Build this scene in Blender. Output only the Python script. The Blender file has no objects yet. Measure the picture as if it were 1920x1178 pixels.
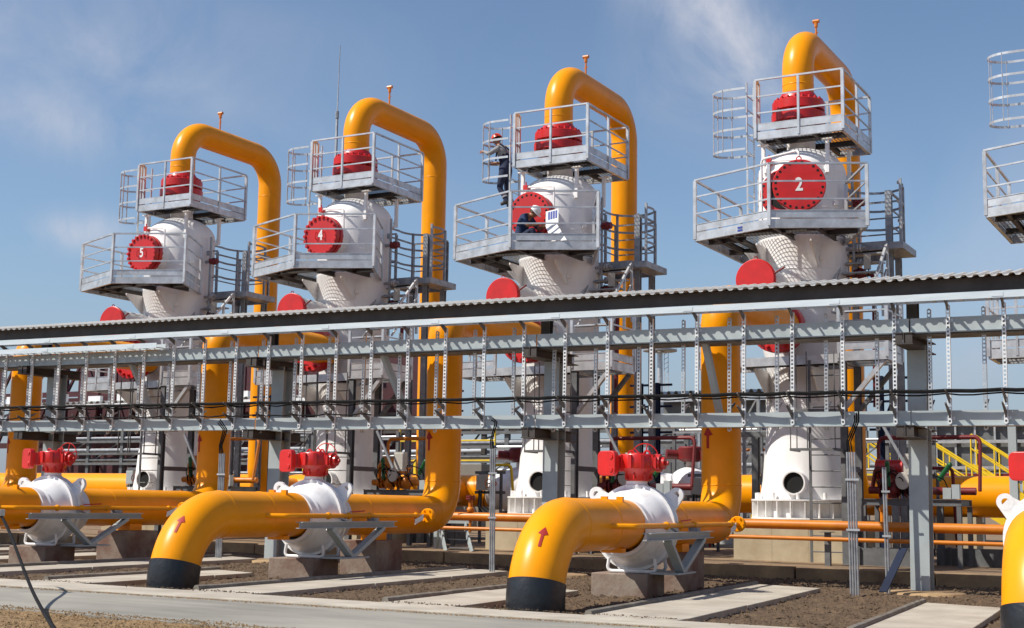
import bpy, bmesh, math, random
from math import sin, cos, pi, radians, sqrt, atan2
from mathutils import Vector, Matrix, noise
random.seed(7)
SC = bpy.context.scene
COL = SC.collection
# ------------------------------------------------------------------ camera
def tilt(x): return -0.008 * (max(-60.0, min(30.0, x)) - 6.2)     # the yard falls gently to the right
cam = bpy.data.cameras.new("camera"); camo = bpy.data.objects.new("camera", cam); COL.objects.link(camo)
CAM = Vector((13.8, 0, 1.18))
_yaw, _pit, _rol = radians(28.50877378), radians(7.8300063), radians(0.82761196)
_f = Vector((-sin(_yaw) * cos(_pit), cos(_yaw) * cos(_pit), sin(_pit)))
_r0 = Vector((cos(_yaw), sin(_yaw), 0)); _u0 = _r0.cross(_f)
_r = _r0 * cos(_rol) + _u0 * sin(_rol); _u = -_r0 * sin(_rol) + _u0 * cos(_rol)
M = Matrix((_r, _u, -_f)).transposed().to_4x4(); M.translation = CAM
camo.matrix_world = M
cam.sensor_width = 36.0; cam.sensor_fit = 'HORIZONTAL'; cam.lens = 2606.2 / 1920 * 36
cam.clip_start = 0.1; cam.clip_end = 6000
SC.camera = camo
# ------------------------------------------------------------------ sky and sun
SUN_AZ, SUN_EL = radians(47), radians(49)        # azimuth from -Y towards -X
sdir = Vector((-sin(SUN_AZ) * cos(SUN_EL), -cos(SUN_AZ) * cos(SUN_EL), sin(SUN_EL)))
W = bpy.data.worlds.new("World"); SC.world = W; W.use_nodes = True
nt = W.node_tree; nt.nodes.clear()
out = nt.nodes.new('ShaderNodeOutputWorld'); bg = nt.nodes.new('ShaderNodeBackground')
sky = nt.nodes.new('ShaderNodeTexSky'); sky.sky_type = 'NISHITA'; sky.sun_disc = False
sky.sun_elevation = SUN_EL; sky.sun_rotation = atan2(sdir.x, sdir.y)
sky.air_density = 1.0; sky.dust_density = 0.6; sky.ozone_density = 3.0; sky.altitude = 0
tc = nt.nodes.new('ShaderNodeTexCoord'); L = nt.links.new
def N_(kind, op=None, **kw):
    n = nt.nodes.new(kind)
    if op: n.operation = op
    return n
nz = nt.nodes.new('ShaderNodeTexNoise'); nz.inputs['Scale'].default_value = 9.0; nz.inputs['Detail'].default_value = 9; nz.inputs['Roughness'].default_value = 0.6; nz.inputs['Distortion'].default_value = 0.5
L(tc.outputs['Generated'], nz.inputs['Vector'])
rp = nt.nodes.new('ShaderNodeMapRange'); rp.inputs['From Min'].default_value = 0.32; rp.inputs['From Max'].default_value = 0.66; L(nz.outputs['Fac'], rp.inputs['Value'])
def skydir(px_, py_): return (_f * 2606.2 + _r * (px_ - 960) + _u * (589 - py_)).normalized()
total = None
# soft cloud patches, each at its own bearing in the sky: bearing (through the photo), half-sizes in radians, slant, strength
for cx, cy, ax, ay, rot, st in ((1350, 60, .080, .038, -52, .85), (1400, 120, .035, .026, -40, .4), (1300, 15, .04, .02, -30, .7), (1290, 170, .05, .03, -10, .35), (60, 225, .12, .018, -9, .45), (150, 435, .036, .012, 3, 1.3), (350, 170, .16, .02, -18, .22), (1820, 700, .03, .02, 20, .5), (1250, 640, .12, .02, 0, .15), (-500, 100, .3, .06, 10, .5), (2600, 200, .3, .08, 20, .5)):
    c = skydir(cx, cy); ux = c.cross(Vector((0, 0, 1))).normalized(); uy = ux.cross(c); a = radians(rot)
    e1 = (ux * cos(a) + uy * sin(a)) / ax; e2 = (-ux * sin(a) + uy * cos(a)) / ay
    sub = N_('ShaderNodeVectorMath', 'SUBTRACT'); L(tc.outputs['Generated'], sub.inputs[0]); sub.inputs[1].default_value = c
    ds = []
    for e_ in (e1, e2):
        d = N_('ShaderNodeVectorMath', 'DOT_PRODUCT'); L(sub.outputs[0], d.inputs[0]); d.inputs[1].default_value = e_
        q = N_('ShaderNodeMath', 'MULTIPLY'); L(d.outputs['Value'], q.inputs[0]); L(d.outputs['Value'], q.inputs[1]); ds.append(q)
    sm = N_('ShaderNodeMath', 'ADD'); L(ds[0].outputs[0], sm.inputs[0]); L(ds[1].outputs[0], sm.inputs[1])
    ng = N_('ShaderNodeMath', 'MULTIPLY'); L(sm.outputs[0], ng.inputs[0]); ng.inputs[1].default_value = -1.0
    ex = N_('ShaderNodeMath', 'EXPONENT'); L(ng.outputs[0], ex.inputs[0])
    k = N_('ShaderNodeMath', 'MULTIPLY'); L(ex.outputs[0], k.inputs[0]); k.inputs[1].default_value = st
    if total is None: total = k
    else: ad = N_('ShaderNodeMath', 'ADD'); L(total.outputs[0], ad.inputs[0]); L(k.outputs[0], ad.inputs[1]); total = ad
fm = N_('ShaderNodeMath', 'MULTIPLY'); L(total.outputs[0], fm.inputs[0]); L(rp.outputs['Result'], fm.inputs[1]); fm.use_clamp = True
mx = nt.nodes.new('ShaderNodeMixRGB'); mx.inputs['Color2'].default_value = (5.0, 5.2, 5.9, 1)
L(fm.outputs[0], mx.inputs['Fac']); L(sky.outputs['Color'], mx.inputs['Color1']); sx_ = N_('ShaderNodeSeparateXYZ'); L(tc.outputs['Generated'], sx_.inputs[0])
hz = N_('ShaderNodeMapRange'); L(sx_.outputs['Z'], hz.inputs['Value']); hz.inputs['From Min'].default_value = 0.0; hz.inputs['From Max'].default_value = 0.20; hz.inputs['To Min'].default_value = 0.75; hz.inputs['To Max'].default_value = 0.0; hz.interpolation_type = 'SMOOTHSTEP'
mh = nt.nodes.new('ShaderNodeMixRGB'); mh.inputs['Color2'].default_value = (2.3, 2.75, 3.7, 1)
L(hz.outputs['Result'], mh.inputs['Fac']); L(mx.outputs['Color'], mh.inputs['Color1']); L(mh.outputs['Color'], bg.inputs['Color'])
bg.inputs['Strength'].default_value = 0.105
L(bg.outputs['Background'], out.inputs['Surface'])
sl = bpy.data.lights.new("sun", 'SUN'); sl.energy = 5.0; sl.angle = radians(0.53); sl.color = (1.0, 0.94, 0.84)
so = bpy.data.objects.new("sun", sl); COL.objects.link(so); so.rotation_euler = sdir.to_track_quat('Z', 'Y').to_euler()
SC.view_settings.view_transform = 'Standard'; SC.view_settings.look = 'None'; SC.view_settings.exposure = 0.22; SC.view_settings.gamma = 1.0
SC.cycles.max_bounces = 6

# ------------------------------------------------------------------ materials
def mat(name, col, rough=0.5, metal=0.0, var=0.12, vscale=3.0, bump=0.0, bscale=30.0, col2=None, stretch=(1, 1, 1), coat=0.0, detail=4.0, lo=0.35, hi=0.7, spec=0.5):
    m = bpy.data.materials.new(name); m.use_nodes = True; t = m.node_tree; b = t.nodes['Principled BSDF']
    b.inputs['Roughness'].default_value = rough; b.inputs['Metallic'].default_value = metal; b.inputs['Specular IOR Level'].default_value = spec
    if coat: b.inputs['Coat Weight'].default_value = coat; b.inputs['Coat Roughness'].default_value = 0.12
    g = t.nodes.new('ShaderNodeNewGeometry'); mp = t.nodes.new('ShaderNodeMapping'); mp.inputs['Scale'].default_value = stretch
    n = t.nodes.new('ShaderNodeTexNoise'); n.inputs['Scale'].default_value = vscale; n.inputs['Detail'].default_value = detail; n.inputs['Roughness'].default_value = 0.6
    r = t.nodes.new('ShaderNodeValToRGB'); r.color_ramp.elements[0].position = lo; r.color_ramp.elements[1].position = hi
    c2 = col2 if col2 else tuple(c * (1 - var) for c in col)
    r.color_ramp.elements[0].color = (*c2, 1); r.color_ramp.elements[1].color = (*col, 1)
    t.links.new(g.outputs['Position'], mp.inputs['Vector']); t.links.new(mp.outputs['Vector'], n.inputs['Vector'])
    t.links.new(n.outputs['Fac'], r.inputs['Fac']); t.links.new(r.outputs['Color'], b.inputs['Base Color'])
    if var or col2:
        mr = t.nodes.new('ShaderNodeMapRange'); mr.inputs['To Min'].default_value = min(1, rough + 0.12); mr.inputs['To Max'].default_value = max(0.05, rough - 0.06)
        t.links.new(n.outputs['Fac'], mr.inputs['Value']); t.links.new(mr.outputs['Result'], b.inputs['Roughness'])
    if bump:
        n2 = t.nodes.new('ShaderNodeTexNoise'); n2.inputs['Scale'].default_value = bscale; n2.inputs['Detail'].default_value = 5
        bp = t.nodes.new('ShaderNodeBump'); bp.inputs['Strength'].default_value = bump; bp.inputs['Distance'].default_value = 0.02
        t.links.new(g.outputs['Position'], n2.inputs['Vector']); t.links.new(n2.outputs['Fac'], bp.inputs['Height']); t.links.new(bp.outputs['Normal'], b.inputs['Normal'])
    return m
YEL = mat('yellow_paint', (0.95, 0.345, 0.0015), 0.30, var=0.13, vscale=1.6, bump=0.03, bscale=9, detail=7, spec=0.24)
YELD = mat('dusty_orange_paint', (0.66, 0.20, 0.006), 0.4, var=0.25, vscale=3)
YELB = mat('bright_yellow_paint', (0.85, 0.58, 0.02), 0.4, var=0.2, vscale=3)
RED = mat('red_paint', (0.62, 0.013, 0.010), 0.36, var=0.22, vscale=4, coat=0.2)
REDD = mat('dark_red_paint', (0.20, 0.012, 0.014), 0.5, var=0.35, vscale=3)
WHT = mat('white_vessel_paint', (0.82, 0.81, 0.80), 0.42, var=0.0, col2=(0.74, 0.725, 0.71), vscale=2.2, stretch=(2.4, 2.4, 0.35), lo=0.25, hi=0.52, bump=0.02, bscale=5)
WHV = mat('white_valve_paint', (0.80, 0.80, 0.80), 0.32, col2=(0.66, 0.66, 0.65), vscale=5, coat=0.2, lo=0.3, hi=0.5)
GALV = mat('galvanised_steel', (0.68, 0.69, 0.70), 0.36, 0.55, col2=(0.42, 0.43, 0.44), vscale=4.5, detail=8)
GALD = mat('weathered_galvanised_steel', (0.40, 0.42, 0.44), 0.45, 0.4, col2=(0.24, 0.25, 0.27), vscale=7, detail=8)
HANG = mat('bright_hanger_zinc', (0.84, 0.86, 0.86), 0.38, 0.15, col2=(0.66, 0.68, 0.69), vscale=9)
TERR = mat('terrace_kerb', (0.44, 0.30, 0.155), 0.95, col2=(0.20, 0.13, 0.075), vscale=2.0, detail=10, bump=0.5, bscale=25)  # sand colour lightened to suggest sunlit patches on the kerb
DECK = mat('shaded_walkway_grating', (0.22, 0.225, 0.23), 0.5, 0.3, col2=(0.12, 0.12, 0.125), vscale=7)  # grating coloured darker to carry the shade of the deck undersides
ZINC = mat('bright_zinc_tray', (0.74, 0.80, 0.82), 0.35, 0.3, col2=(0.60, 0.67, 0.69), vscale=3, stretch=(0.6, 4, 4))
GRY = mat('grey_steel_paint', (0.40, 0.45, 0.46), 0.45, col2=(0.32, 0.36, 0.37), vscale=2.0, detail=7, lo=0.3, hi=0.6)
GRYD = mat('dark_grey_steel', (0.16, 0.165, 0.17), 0.55, var=0.4, vscale=4)
BRN = mat('shaded_brown_primer', (0.060, 0.050, 0.044), 0.6, var=0.35, vscale=3)  # brown primer, coloured darker to include shade under canopy and decks
BLK = mat('black_rubber', (0.012, 0.012, 0.013), 0.75, var=0.3, vscale=6, spec=0.15)
BITU = mat('bitumen_coating', (0.014, 0.016, 0.020), 0.34, var=0.35, vscale=9, bump=0.35, bscale=14)
HOLE = mat('dark_opening', (0.006, 0.006, 0.006), 0.9, var=0)
CONC = mat('pale_concrete', (0.50, 0.455, 0.38), 0.85, col2=(0.34, 0.30, 0.245), vscale=1.6, detail=9, bump=0.25, bscale=60)
ROAD = mat('road_concrete', (0.345, 0.325, 0.28), 0.85, col2=(0.20, 0.19, 0.165), vscale=0.8, stretch=(0.5, 1.6, 1), detail=10, bump=0.3, bscale=70)
PEDC = mat('beige_pedestal_concrete', (0.50, 0.43, 0.30), 0.85, col2=(0.36, 0.29, 0.19), vscale=1.7, detail=8, bump=0.12, bscale=25)
BLKC = mat('block_concrete', (0.30, 0.26, 0.21), 0.9, col2=(0.17, 0.095, 0.07), vscale=2.3, detail=8, bump=0.35, bscale=18)
KERB = mat('kerb_concrete', (0.26, 0.235, 0.20), 0.9, col2=(0.15, 0.13, 0.105), vscale=5, detail=8, bump=0.3, bscale=40)
SAND = mat('sandy_ledge', (0.30, 0.20, 0.11), 0.95, col2=(0.14, 0.095, 0.06), vscale=2.4, detail=10, bump=0.4, bscale=30)
SOIL = mat('brown_soil', (0.155, 0.100, 0.056), 0.97, col2=(0.058, 0.037, 0.021), vscale=9, detail=10, bump=0.9, bscale=45, lo=0.33, hi=0.68)
GRAV = mat('tan_gravel', (0.33, 0.215, 0.105), 0.97, col2=(0.16, 0.098, 0.045), vscale=14, detail=10, bump=0.9, bscale=60, lo=0.33, hi=0.66)
GREEN = mat('green_paint', (0.010, 0.12, 0.035), 0.4, var=0.2)
BLUE = mat('blue_paint', (0.02, 0.10, 0.30), 0.45, var=0.3)
BLUD = mat('dark_blue_paint', (0.012, 0.022, 0.06), 0.6, var=0.3, spec=0.2)
BOXG = mat('cabinet_grey', (0.52, 0.50, 0.45), 0.5, var=0.15)
NAVY = mat('navy_workwear', (0.012, 0.020, 0.060), 0.85, var=0.35, vscale=12)
NAVB = mat('navy_shirt', (0.018, 0.042, 0.115), 0.85, var=0.3, vscale=12)
GREYC = mat('grey_workwear', (0.30, 0.31, 0.33), 0.85, var=0.3, vscale=12)
SKIN = mat('skin', (0.36, 0.17, 0.095), 0.55, var=0.12, vscale=14)
BOOT = mat('dark_leather', (0.025, 0.020, 0.017), 0.6, var=0.3)
HAIR = mat('dark_hair', (0.015, 0.011, 0.009), 0.7, var=0.2)
HELR = mat('orange_helmet', (0.70, 0.065, 0.018), 0.3, var=0.05)
HELW = mat('white_helmet', (0.80, 0.80, 0.80), 0.3, var=0.05)
PAPER = mat('white_paper', (0.80, 0.80, 0.80), 0.6, var=0.05)
INKB = mat('blue_print', (0.02, 0.05, 0.30), 0.6, var=0.05)
SILV = mat('silver_cladding', (0.62, 0.65, 0.68), 0.35, 0.5, var=0.3, vscale=2)
SHEET = mat('roof_sheet', (0.56, 0.54, 0.50), 0.5, 0.1, var=0.2, vscale=2)
MARK = mat('red_marking', (0.40, 0.010, 0.006), 0.5, var=0.2)

# ------------------------------------------------------------------ mesh builder
class MB:
    def __init__(s): s.v = []; s.f = []; s.m = []; s.mi = 0
    def add(s, vs, fs):
        o = len(s.v); s.v += [tuple(v) for v in vs]
        for f in fs: s.f.append(tuple(i + o for i in f)); s.m.append(s.mi)
    def box(s, x0, x1, y0, y1, z0, z1):
        s.add([(x0, y0, z0), (x1, y0, z0), (x1, y1, z0), (x0, y1, z0), (x0, y0, z1), (x1, y0, z1), (x1, y1, z1), (x0, y1, z1)],
              [(0, 3, 2, 1), (4, 5, 6, 7), (0, 1, 5, 4), (1, 2, 6, 5), (2, 3, 7, 6), (3, 0, 4, 7)])
        return s
    def bar(s, p, q, w, h, up=(0, 0, 1)):
        p = Vector(p); q = Vector(q); d = (q - p).normalized(); up = Vector(up)
        if abs(d.dot(up)) > 0.98: up = Vector((0, 1, 0))
        a = d.cross(up).normalized() * w / 2; b = a.cross(d).normalized() * h / 2
        s.add([p - a - b, p + a - b, p + a + b, p - a + b, q - a - b, q + a - b, q + a + b, q - a + b],
              [(0, 1, 2, 3), (7, 6, 5, 4), (4, 5, 1, 0), (5, 6, 2, 1), (6, 7, 3, 2), (7, 4, 0, 3)])
        return s
    def prism(s, poly, z0, z1):
        n = len(poly)
        s.add([(x, y, z0) for x, y in poly] + [(x, y, z1) for x, y in poly],
              [tuple(range(n))[::-1], tuple(range(n, 2 * n))] + [(i, (i + 1) % n, n + (i + 1) % n, n + i) for i in range(n)])
        return s
    def plate(s, poly3, n, t):
        n = Vector(n).normalized() * t / 2; k = len(poly3); P = [Vector(p) for p in poly3]
        s.add([p - n for p in P] + [p + n for p in P], [tuple(range(k))[::-1], tuple(range(k, 2 * k))] + [(i, (i + 1) % k, k + (i + 1) % k, k + i) for i in range(k)])
        return s
    def tube(s, pts, r, seg=12, caps=True, closed=False):
        P = [Vector(p) for p in pts]; n = len(P); rs = r if isinstance(r, (list, tuple)) else [r] * n
        T = []
        for i in range(n):
            if closed: t = (P[(i + 1) % n] - P[i - 1])
            elif i == 0: t = P[1] - P[0]
            elif i == n - 1: t = P[-1] - P[-2]
            else: t = (P[i + 1] - P[i]).normalized() + (P[i] - P[i - 1]).normalized()
            T.append(t.normalized())
        a = T[0].orthogonal().normalized(); o = len(s.v)
        for i in range(n):
            a = (a - T[i] * a.dot(T[i])).normalized(); b = T[i].cross(a)
            for k in range(seg):
                an = 2 * pi * k / seg; s.v.append(tuple(P[i] + (a * cos(an) + b * sin(an)) * rs[i]))
        for i in range(n if closed else n - 1):
            j = (i + 1) % n
            for k in range(seg):
                s.f.append((o + i * seg + k, o + i * seg + (k + 1) % seg, o + j * seg + (k + 1) % seg, o + j * seg + k)); s.m.append(s.mi)
        if caps and not closed:
            s.f.append(tuple(o + k for k in range(seg))[::-1]); s.m.append(s.mi)
            s.f.append(tuple(o + (n - 1) * seg + k for k in range(seg))); s.m.append(s.mi)
        return s
    def lathe(s, prof, o=(0, 0, 0), ax=(0, 0, 1), seg=32):
        o = Vector(o); ax = Vector(ax).normalized(); a = ax.orthogonal().normalized(); b = ax.cross(a); base = len(s.v)
        for r, h in prof:
            for k in range(seg):
                an = 2 * pi * k / seg; s.v.append(tuple(o + ax * h + (a * cos(an) + b * sin(an)) * max(r, 1e-4)))
        for i in range(len(prof) - 1):
            for k in range(seg):
                s.f.append((base + i * seg + k, base + i * seg + (k + 1) % seg, base + (i + 1) * seg + (k + 1) % seg, base + (i + 1) * seg + k)); s.m.append(s.mi)
        return s
    def disc(s, o, ax, r, h, seg=28, bev=0.012):
        return s.lathe([(0, 0), (r - bev, 0), (r, bev), (r, h - bev), (r - bev, h), (0, h)], o, ax, seg)
    def ball(s, o, r, seg=12, rings=8, sc=(1, 1, 1)):
        pr = [(r * sin(pi * i / rings), -r * cos(pi * i / rings)) for i in range(rings + 1)]
        k = len(s.v); s.lathe(pr, (0, 0, 0), (0, 0, 1), seg)
        for i in range(k, len(s.v)):
            v = s.v[i]; s.v[i] = (o[0] + v[0] * sc[0], o[1] + v[1] * sc[1], o[2] + v[2] * sc[2])
        return s
    def hbeam(s, p, q, w, h, tw=0.012, tf=0.016, up=(0, 0, 1)):
        p = Vector(p); q = Vector(q); d = (q - p).normalized(); upv = Vector(up); b = d.cross(upv).normalized().cross(d).normalized()
        s.bar(p + b * (h / 2 - tf / 2), q + b * (h / 2 - tf / 2), w, tf, up); s.bar(p - b * (h / 2 - tf / 2), q - b * (h / 2 - tf / 2), w, tf, up)
        s.bar(p, q, tw, h - 2 * tf - 0.001, up); return s
    def build(s, name, mats, parent=None, smooth=35, loc=None):
        me = bpy.data.meshes.new(name); me.from_pydata(s.v, [], s.f)
        for m in (mats if isinstance(mats, (list, tuple)) else [mats]): me.materials.append(m)
        if len(me.materials) > 1: me.polygons.foreach_set('material_index', s.m)
        bm = bmesh.new(); bm.from_mesh(me); bmesh.ops.recalc_face_normals(bm, faces=bm.faces); bm.to_mesh(me); bm.free()
        if smooth:
            me.polygons.foreach_set('use_smooth', [True] * len(me.polygons)); me.set_sharp_from_angle(angle=radians(smooth))
        me.update()
        o = bpy.data.objects.new(name, me); COL.objects.link(o)
        if parent: o.parent = parent
        if loc: o.location = loc
        return o
def split(mb, name, m, parent=None, smooth=35):
    """link every separate piece of a builder as a part of its own"""
    par = list(range(len(mb.v)))
    def find(i):
        while par[i] != i: par[i] = par[par[i]]; i = par[i]
        return i
    for f in mb.f:
        for k in f[1:]: par[find(k)] = find(f[0])
    g = {}
    for f in mb.f: g.setdefault(find(f[0]), []).append(f)
    out_ = []
    for fs in g.values():
        b = MB(); ids = sorted({i for f in fs for i in f}); ix = {i: k for k, i in enumerate(ids)}; b.add([mb.v[i] for i in ids], [tuple(ix[i] for i in f) for f in fs]); out_.append(b.build(name, m, parent, smooth))
    return out_
def fillet(pts, R, n=10):
    P = [Vector(p) for p in pts]; res = [P[0]]
    for i in range(1, len(P) - 1):
        r = R[i - 1] if isinstance(R, (list, tuple)) else R
        a = (P[i - 1] - P[i]).normalized(); b = (P[i + 1] - P[i]).normalized(); ang = a.angle(b)
        if ang > 3.1: res.append(P[i]); continue
        d = r / math.tan(ang / 2); c = P[i] + (a + b).normalized() * (r / sin(ang / 2)); s0 = P[i] + a * d - c; s1 = P[i] + b * d - c; tot = s0.angle(s1)
        for k in range(n + 1):
            t = k / n; res.append(c + (s0 * sin((1 - t) * tot) + s1 * sin(t * tot)) / sin(tot))
    res.append(P[-1]); return res
def spline(P, n=8):
    P = [Vector(p) for p in P]; Q = [P[0] * 2 - P[1]] + P + [P[-1] * 2 - P[-2]]; out_ = []
    for i in range(1, len(Q) - 2):
        for k in range(n):
            t = k / n; a, b, c, d = Q[i - 1:i + 3]; out_.append(.5 * ((2 * b) + (c - a) * t + (2 * a - 5 * b + 4 * c - d) * t * t + (3 * b - a - 3 * c + d) * t ** 3))
    return out_ + [P[-1]]
def empty(name, loc=(0, 0, 0), rz=0.0):
    o = bpy.data.objects.new(name, None); COL.objects.link(o); o.location = loc; o.rotation_euler = (0, 0, rz); o.empty_display_size = 0.2; return o
def tag(o, label, cat, group=None):
    o['label'] = label; o['category'] = cat
    if group: o['group'] = group
    return o
def struct(o): o['kind'] = 'structure'; return o
def copy_tree(o, parent=None):
    c = o.copy(); COL.objects.link(c)
    if parent: c.parent = parent
    for ch in [x for x in o.children]: copy_tree(ch, c)
    return c
def bevel(o, w=0.015, seg=2):
    m = o.modifiers.new('bevel', 'BEVEL'); m.width = w; m.segments = seg; m.limit_method = 'ANGLE'; return o

# ================================================================== SETTING: ground
def gridmesh(name, m, x0, x1, y0, y1, dx, dy, zf, parent=None):
    nx = max(1, int(round((x1 - x0) / dx))); ny = max(1, int(round((y1 - y0) / dy)))
    v = []; f = []
    for j in range(ny + 1):
        for i in range(nx + 1):
            x = x0 + (x1 - x0) * i / nx; y = y0 + (y1 - y0) * j / ny; v.append((x, y, zf(x, y)))
    for j in range(ny):
        for i in range(nx):
            a = j * (nx + 1) + i; f.append((a, a + 1, a + nx + 2, a + nx + 1))
    me = bpy.data.meshes.new(name); me.from_pydata(v, [], f); me.materials.append(m); me.polygons.foreach_set('use_smooth', [True] * len(f))
    o = bpy.data.objects.new(name, me); COL.objects.link(o); return o
def fbm(x, y, s, seed=0.0): return noise.fractal(Vector((x * s, y * s, seed)), 0.8, 2.1, 5)
gm = bpy.data.meshes.new('ground')
gv = []; gf = []
gx = [-3000, -600, -60, -30, 0, 30, 600, 3000]; gy = [-300, -20, 60, 200, 800, 4000]
for y in gy:
    for x in gx: gv.append((x, y, tilt(x) - 0.14))
for j in range(len(gy) - 1):
    for i in range(len(gx) - 1):
        a = j * len(gx) + i; gf.append((a, a + 1, a + len(gx) + 1, a + len(gx)))
gm.from_pydata(gv, [], gf); gm.materials.append(SAND); go = bpy.data.objects.new('ground', gm); COL.objects.link(go); struct(go)
# soil beds (rough digging earth) and the gravel verge by the camera
soil = gridmesh('soil_bed', SOIL, -4, 14, 13.3, 24.4, 0.055, 0.06, lambda x, y: tilt(x) - 0.045 + 0.05 * fbm(x, y, 1.6) * 0.5 + 0.022 * fbm(x, y, 11, 3.1) + 0.016 * fbm(x, y, 24, 5.7)); struct(soil)
soil2 = gridmesh('soil_bed', SOIL, -34, -3.97, 13.3, 24.4, 0.13, 0.10, lambda x, y: tilt(x) - 0.05 + 0.03 * fbm(x, y, 1.6) + 0.03 * fbm(x, y, 7, 3.1)); struct(soil2)
grav = gridmesh('gravel', GRAV, -2, 9, 8.2, 10.62, 0.045, 0.045, lambda x, y: tilt(x) - 0.012 + 0.03 * fbm(x, y, 1.3, 2) + 0.016 * fbm(x, y, 12, 8) - (0.25 * max(0, y - 10.45) if y > 10.45 else 0)); struct(grav)
def clods(name, n, x0, x1, y0, y1, m, zb, smin, smax):
    b = MB()
    for _ in range(n):
        x = random.uniform(x0, x1); y = random.uniform(y0, y1); r = random.uniform(smin, smax) * random.choice((1, 1, .7, .6, 1.4)); z = tilt(x) + zb
        vs = [Vector((random.uniform(.6, 1.2) * cos(a), random.uniform(.6, 1.2) * sin(a), random.uniform(-.3, .3))) * r for a in (0, 1.25, 2.5, 3.8, 5.0)]
        t = Vector((random.uniform(-.3, .3), random.uniform(-.3, .3), random.uniform(.5, .95))) * r
        b.add([Vector((x, y, z)) + q for q in vs + [t]], [(i, (i + 1) % 5, 5) for i in range(5)])
    o = b.build(name, m, smooth=0); o['kind'] = 'stuff'; return o
clods('soil_clods', 14000, -3, 13, 13.6, 24.2, SOIL, -0.028, 0.009, 0.027)
clods('gravel_stones', 5000, 1.5, 8, 9.2, 10.55, GRAV, -0.002, 0.006, 0.016)
def grit(name, n, line, spread, m, zb):
    b = MB()
    for _ in range(n):
        t = random.random(); (xa, ya), (xb, yb) = line; x = xa + (xb - xa) * t; y = ya + (yb - ya) * t + random.gauss(0, spread) * (.4 + abs(sin(x * 2.3))); r = random.uniform(.005, .016); z = tilt(x) + zb
        vs = [Vector((random.uniform(.6, 1.2) * cos(a), random.uniform(.6, 1.2) * sin(a), -.3)) * r for a in (0, 1.25, 2.5, 3.8, 5.0)]
        b.add([Vector((x, y, z)) + q for q in vs + [Vector((0, 0, .7 * r))]], [(i, (i + 1) % 5, 5) for i in range(5)])
    o = b.build(name, m, smooth=0); o['kind'] = 'stuff'
grit('grit', 2600, ((-8, 12.40), (11, 13.33)), .035, GRAV, .008)
grit('grit', 1500, ((-6, 13.62), (12, 14.05)), .05, SOIL, .034)
grit('grit', 1200, ((0, 10.62), (7, 10.60)), .07, GRAV, .008)
def slab(name, poly, m, z0, z1):
    b = MB(); n = len(poly)
    b.add([(x, y, tilt(x) + z0) for x, y in poly] + [(x, y, tilt(x) + z1) for x, y in poly], [tuple(range(n))[::-1], tuple(range(n, 2 * n))] + [(i, (i + 1) % n, n + (i + 1) % n, n + i) for i in range(n)])
    return struct(b.build(name, m, smooth=0))
SK = -0.0728                                                      # the pipe lines and paths run a little askew
def sk(x, y): return (x + SK * (y - 14.2), y)
slab('road', [(-40, 10.45), (6, 10.5), (16, 10.5), (16, 13.16), (6.7, 13.13), (-.565, 12.78), (-12, 12.2), (-40, 11.0)], ROAD, -0.12, 0.004)
slab('road', [(7.2, 3), (30, 3), (30, 10.49), (7.0, 10.49)], ROAD, -0.12, 0.002)
bevel(slab('pavement', [(-40, 11.02), (-12, 12.22), (-.565, 12.80), (6.7, 13.15), (16, 13.55), (16, 14.2), (8.5, 13.86), (-1.5, 13.64), (-12, 13.1), (-40, 11.9)], CONC, -0.1, 0.03), 0.012)
def path(x0, x1, y1):
    p = [(x0 - .02, 13.62), (x1 - .02, 13.66), sk(x1, 14.2), sk(x1, y1), sk(x0, y1 + .25), sk(x0, 14.2)]
    ys = [14.2] + [14.2 + (y1 - 14.2) * q for q in (.36, .70)] + [y1]
    for i in range(3):
        ya, yb = ys[i] + .008, ys[i + 1] - .008; dz = random.uniform(-.004, .004)
        p = [sk(x0, ya), sk(x1, ya), sk(x1, yb), sk(x0, yb + (.25 if i == 2 else 0))]
        if i == 0: p = [(x0 - .02, 13.62), (x1 - .02, 13.66), sk(x1, 14.2), sk(x1, yb), sk(x0, yb), sk(x0, 14.2)]
        bevel(slab('path', p, CONC, -0.1, 0.028 + dz), 0.01)
    k = MB()                                                      # rounded kerb on the left-hand edge of the path
    a = sk(x0 - .03, 13.9); c = sk(x0 - .03, y1 + .3); n = 14
    k.tube([(a[0] + (c[0] - a[0]) * i / n, a[1] + (c[1] - a[1]) * i / n, tilt(a[0]) + .035 + random.uniform(-.004, .004)) for i in range(n + 1)], 0.045, 8)
    struct(k.build('kerb', KERB))
for x0, x1, y1 in ((1.75, 2.74, 21.3), (4.62, 5.6, 17.6), (7.25, 8.3, 20.8), (10.1, 11.1, 18.6), (-.9, 0.0, 17.5), (-3.6, -2.75, 21.4), (-6.4, -5.5, 20.5), (-9.2, -8.2, 21.4), (-12, -11, 20.5)):
    path(x0, x1, y1)
# raised terrace the towers stand on, with its sandy kerb
bt = MB()
for i in range(40):
    xa = -45 + i * 1.6; xb = xa + 1.6
    bt.add([(xa, 24.35, tilt(xa) - .15), (xb, 24.35, tilt(xb) - .15), (xb, 24.35, tilt(xb) + .15), (xa, 24.35, tilt(xa) + .15), (xa, 24.62, tilt(xa) + .18), (xb, 24.62, tilt(xb) + .18), (xa, 60, tilt(xa) + .18), (xb, 60, tilt(xb) + .18)],
           [(0, 1, 2, 3), (3, 2, 5, 4), (4, 5, 7, 6)])
struct(bt.build('terrace', SAND, smooth=0))
def kerb_run():
    for i in range(14):
        xa = -20 + i * 2.4; b = MB()
        b.box(xa, xa + 2.37, 24.2 + random.uniform(-.01, .01), 24.36, tilt(xa) - .12, tilt(xa) + .165 + random.uniform(-.008, .008))
        bevel(struct(b.build('kerb', TERR, smooth=0)), .012)
kerb_run()

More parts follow.
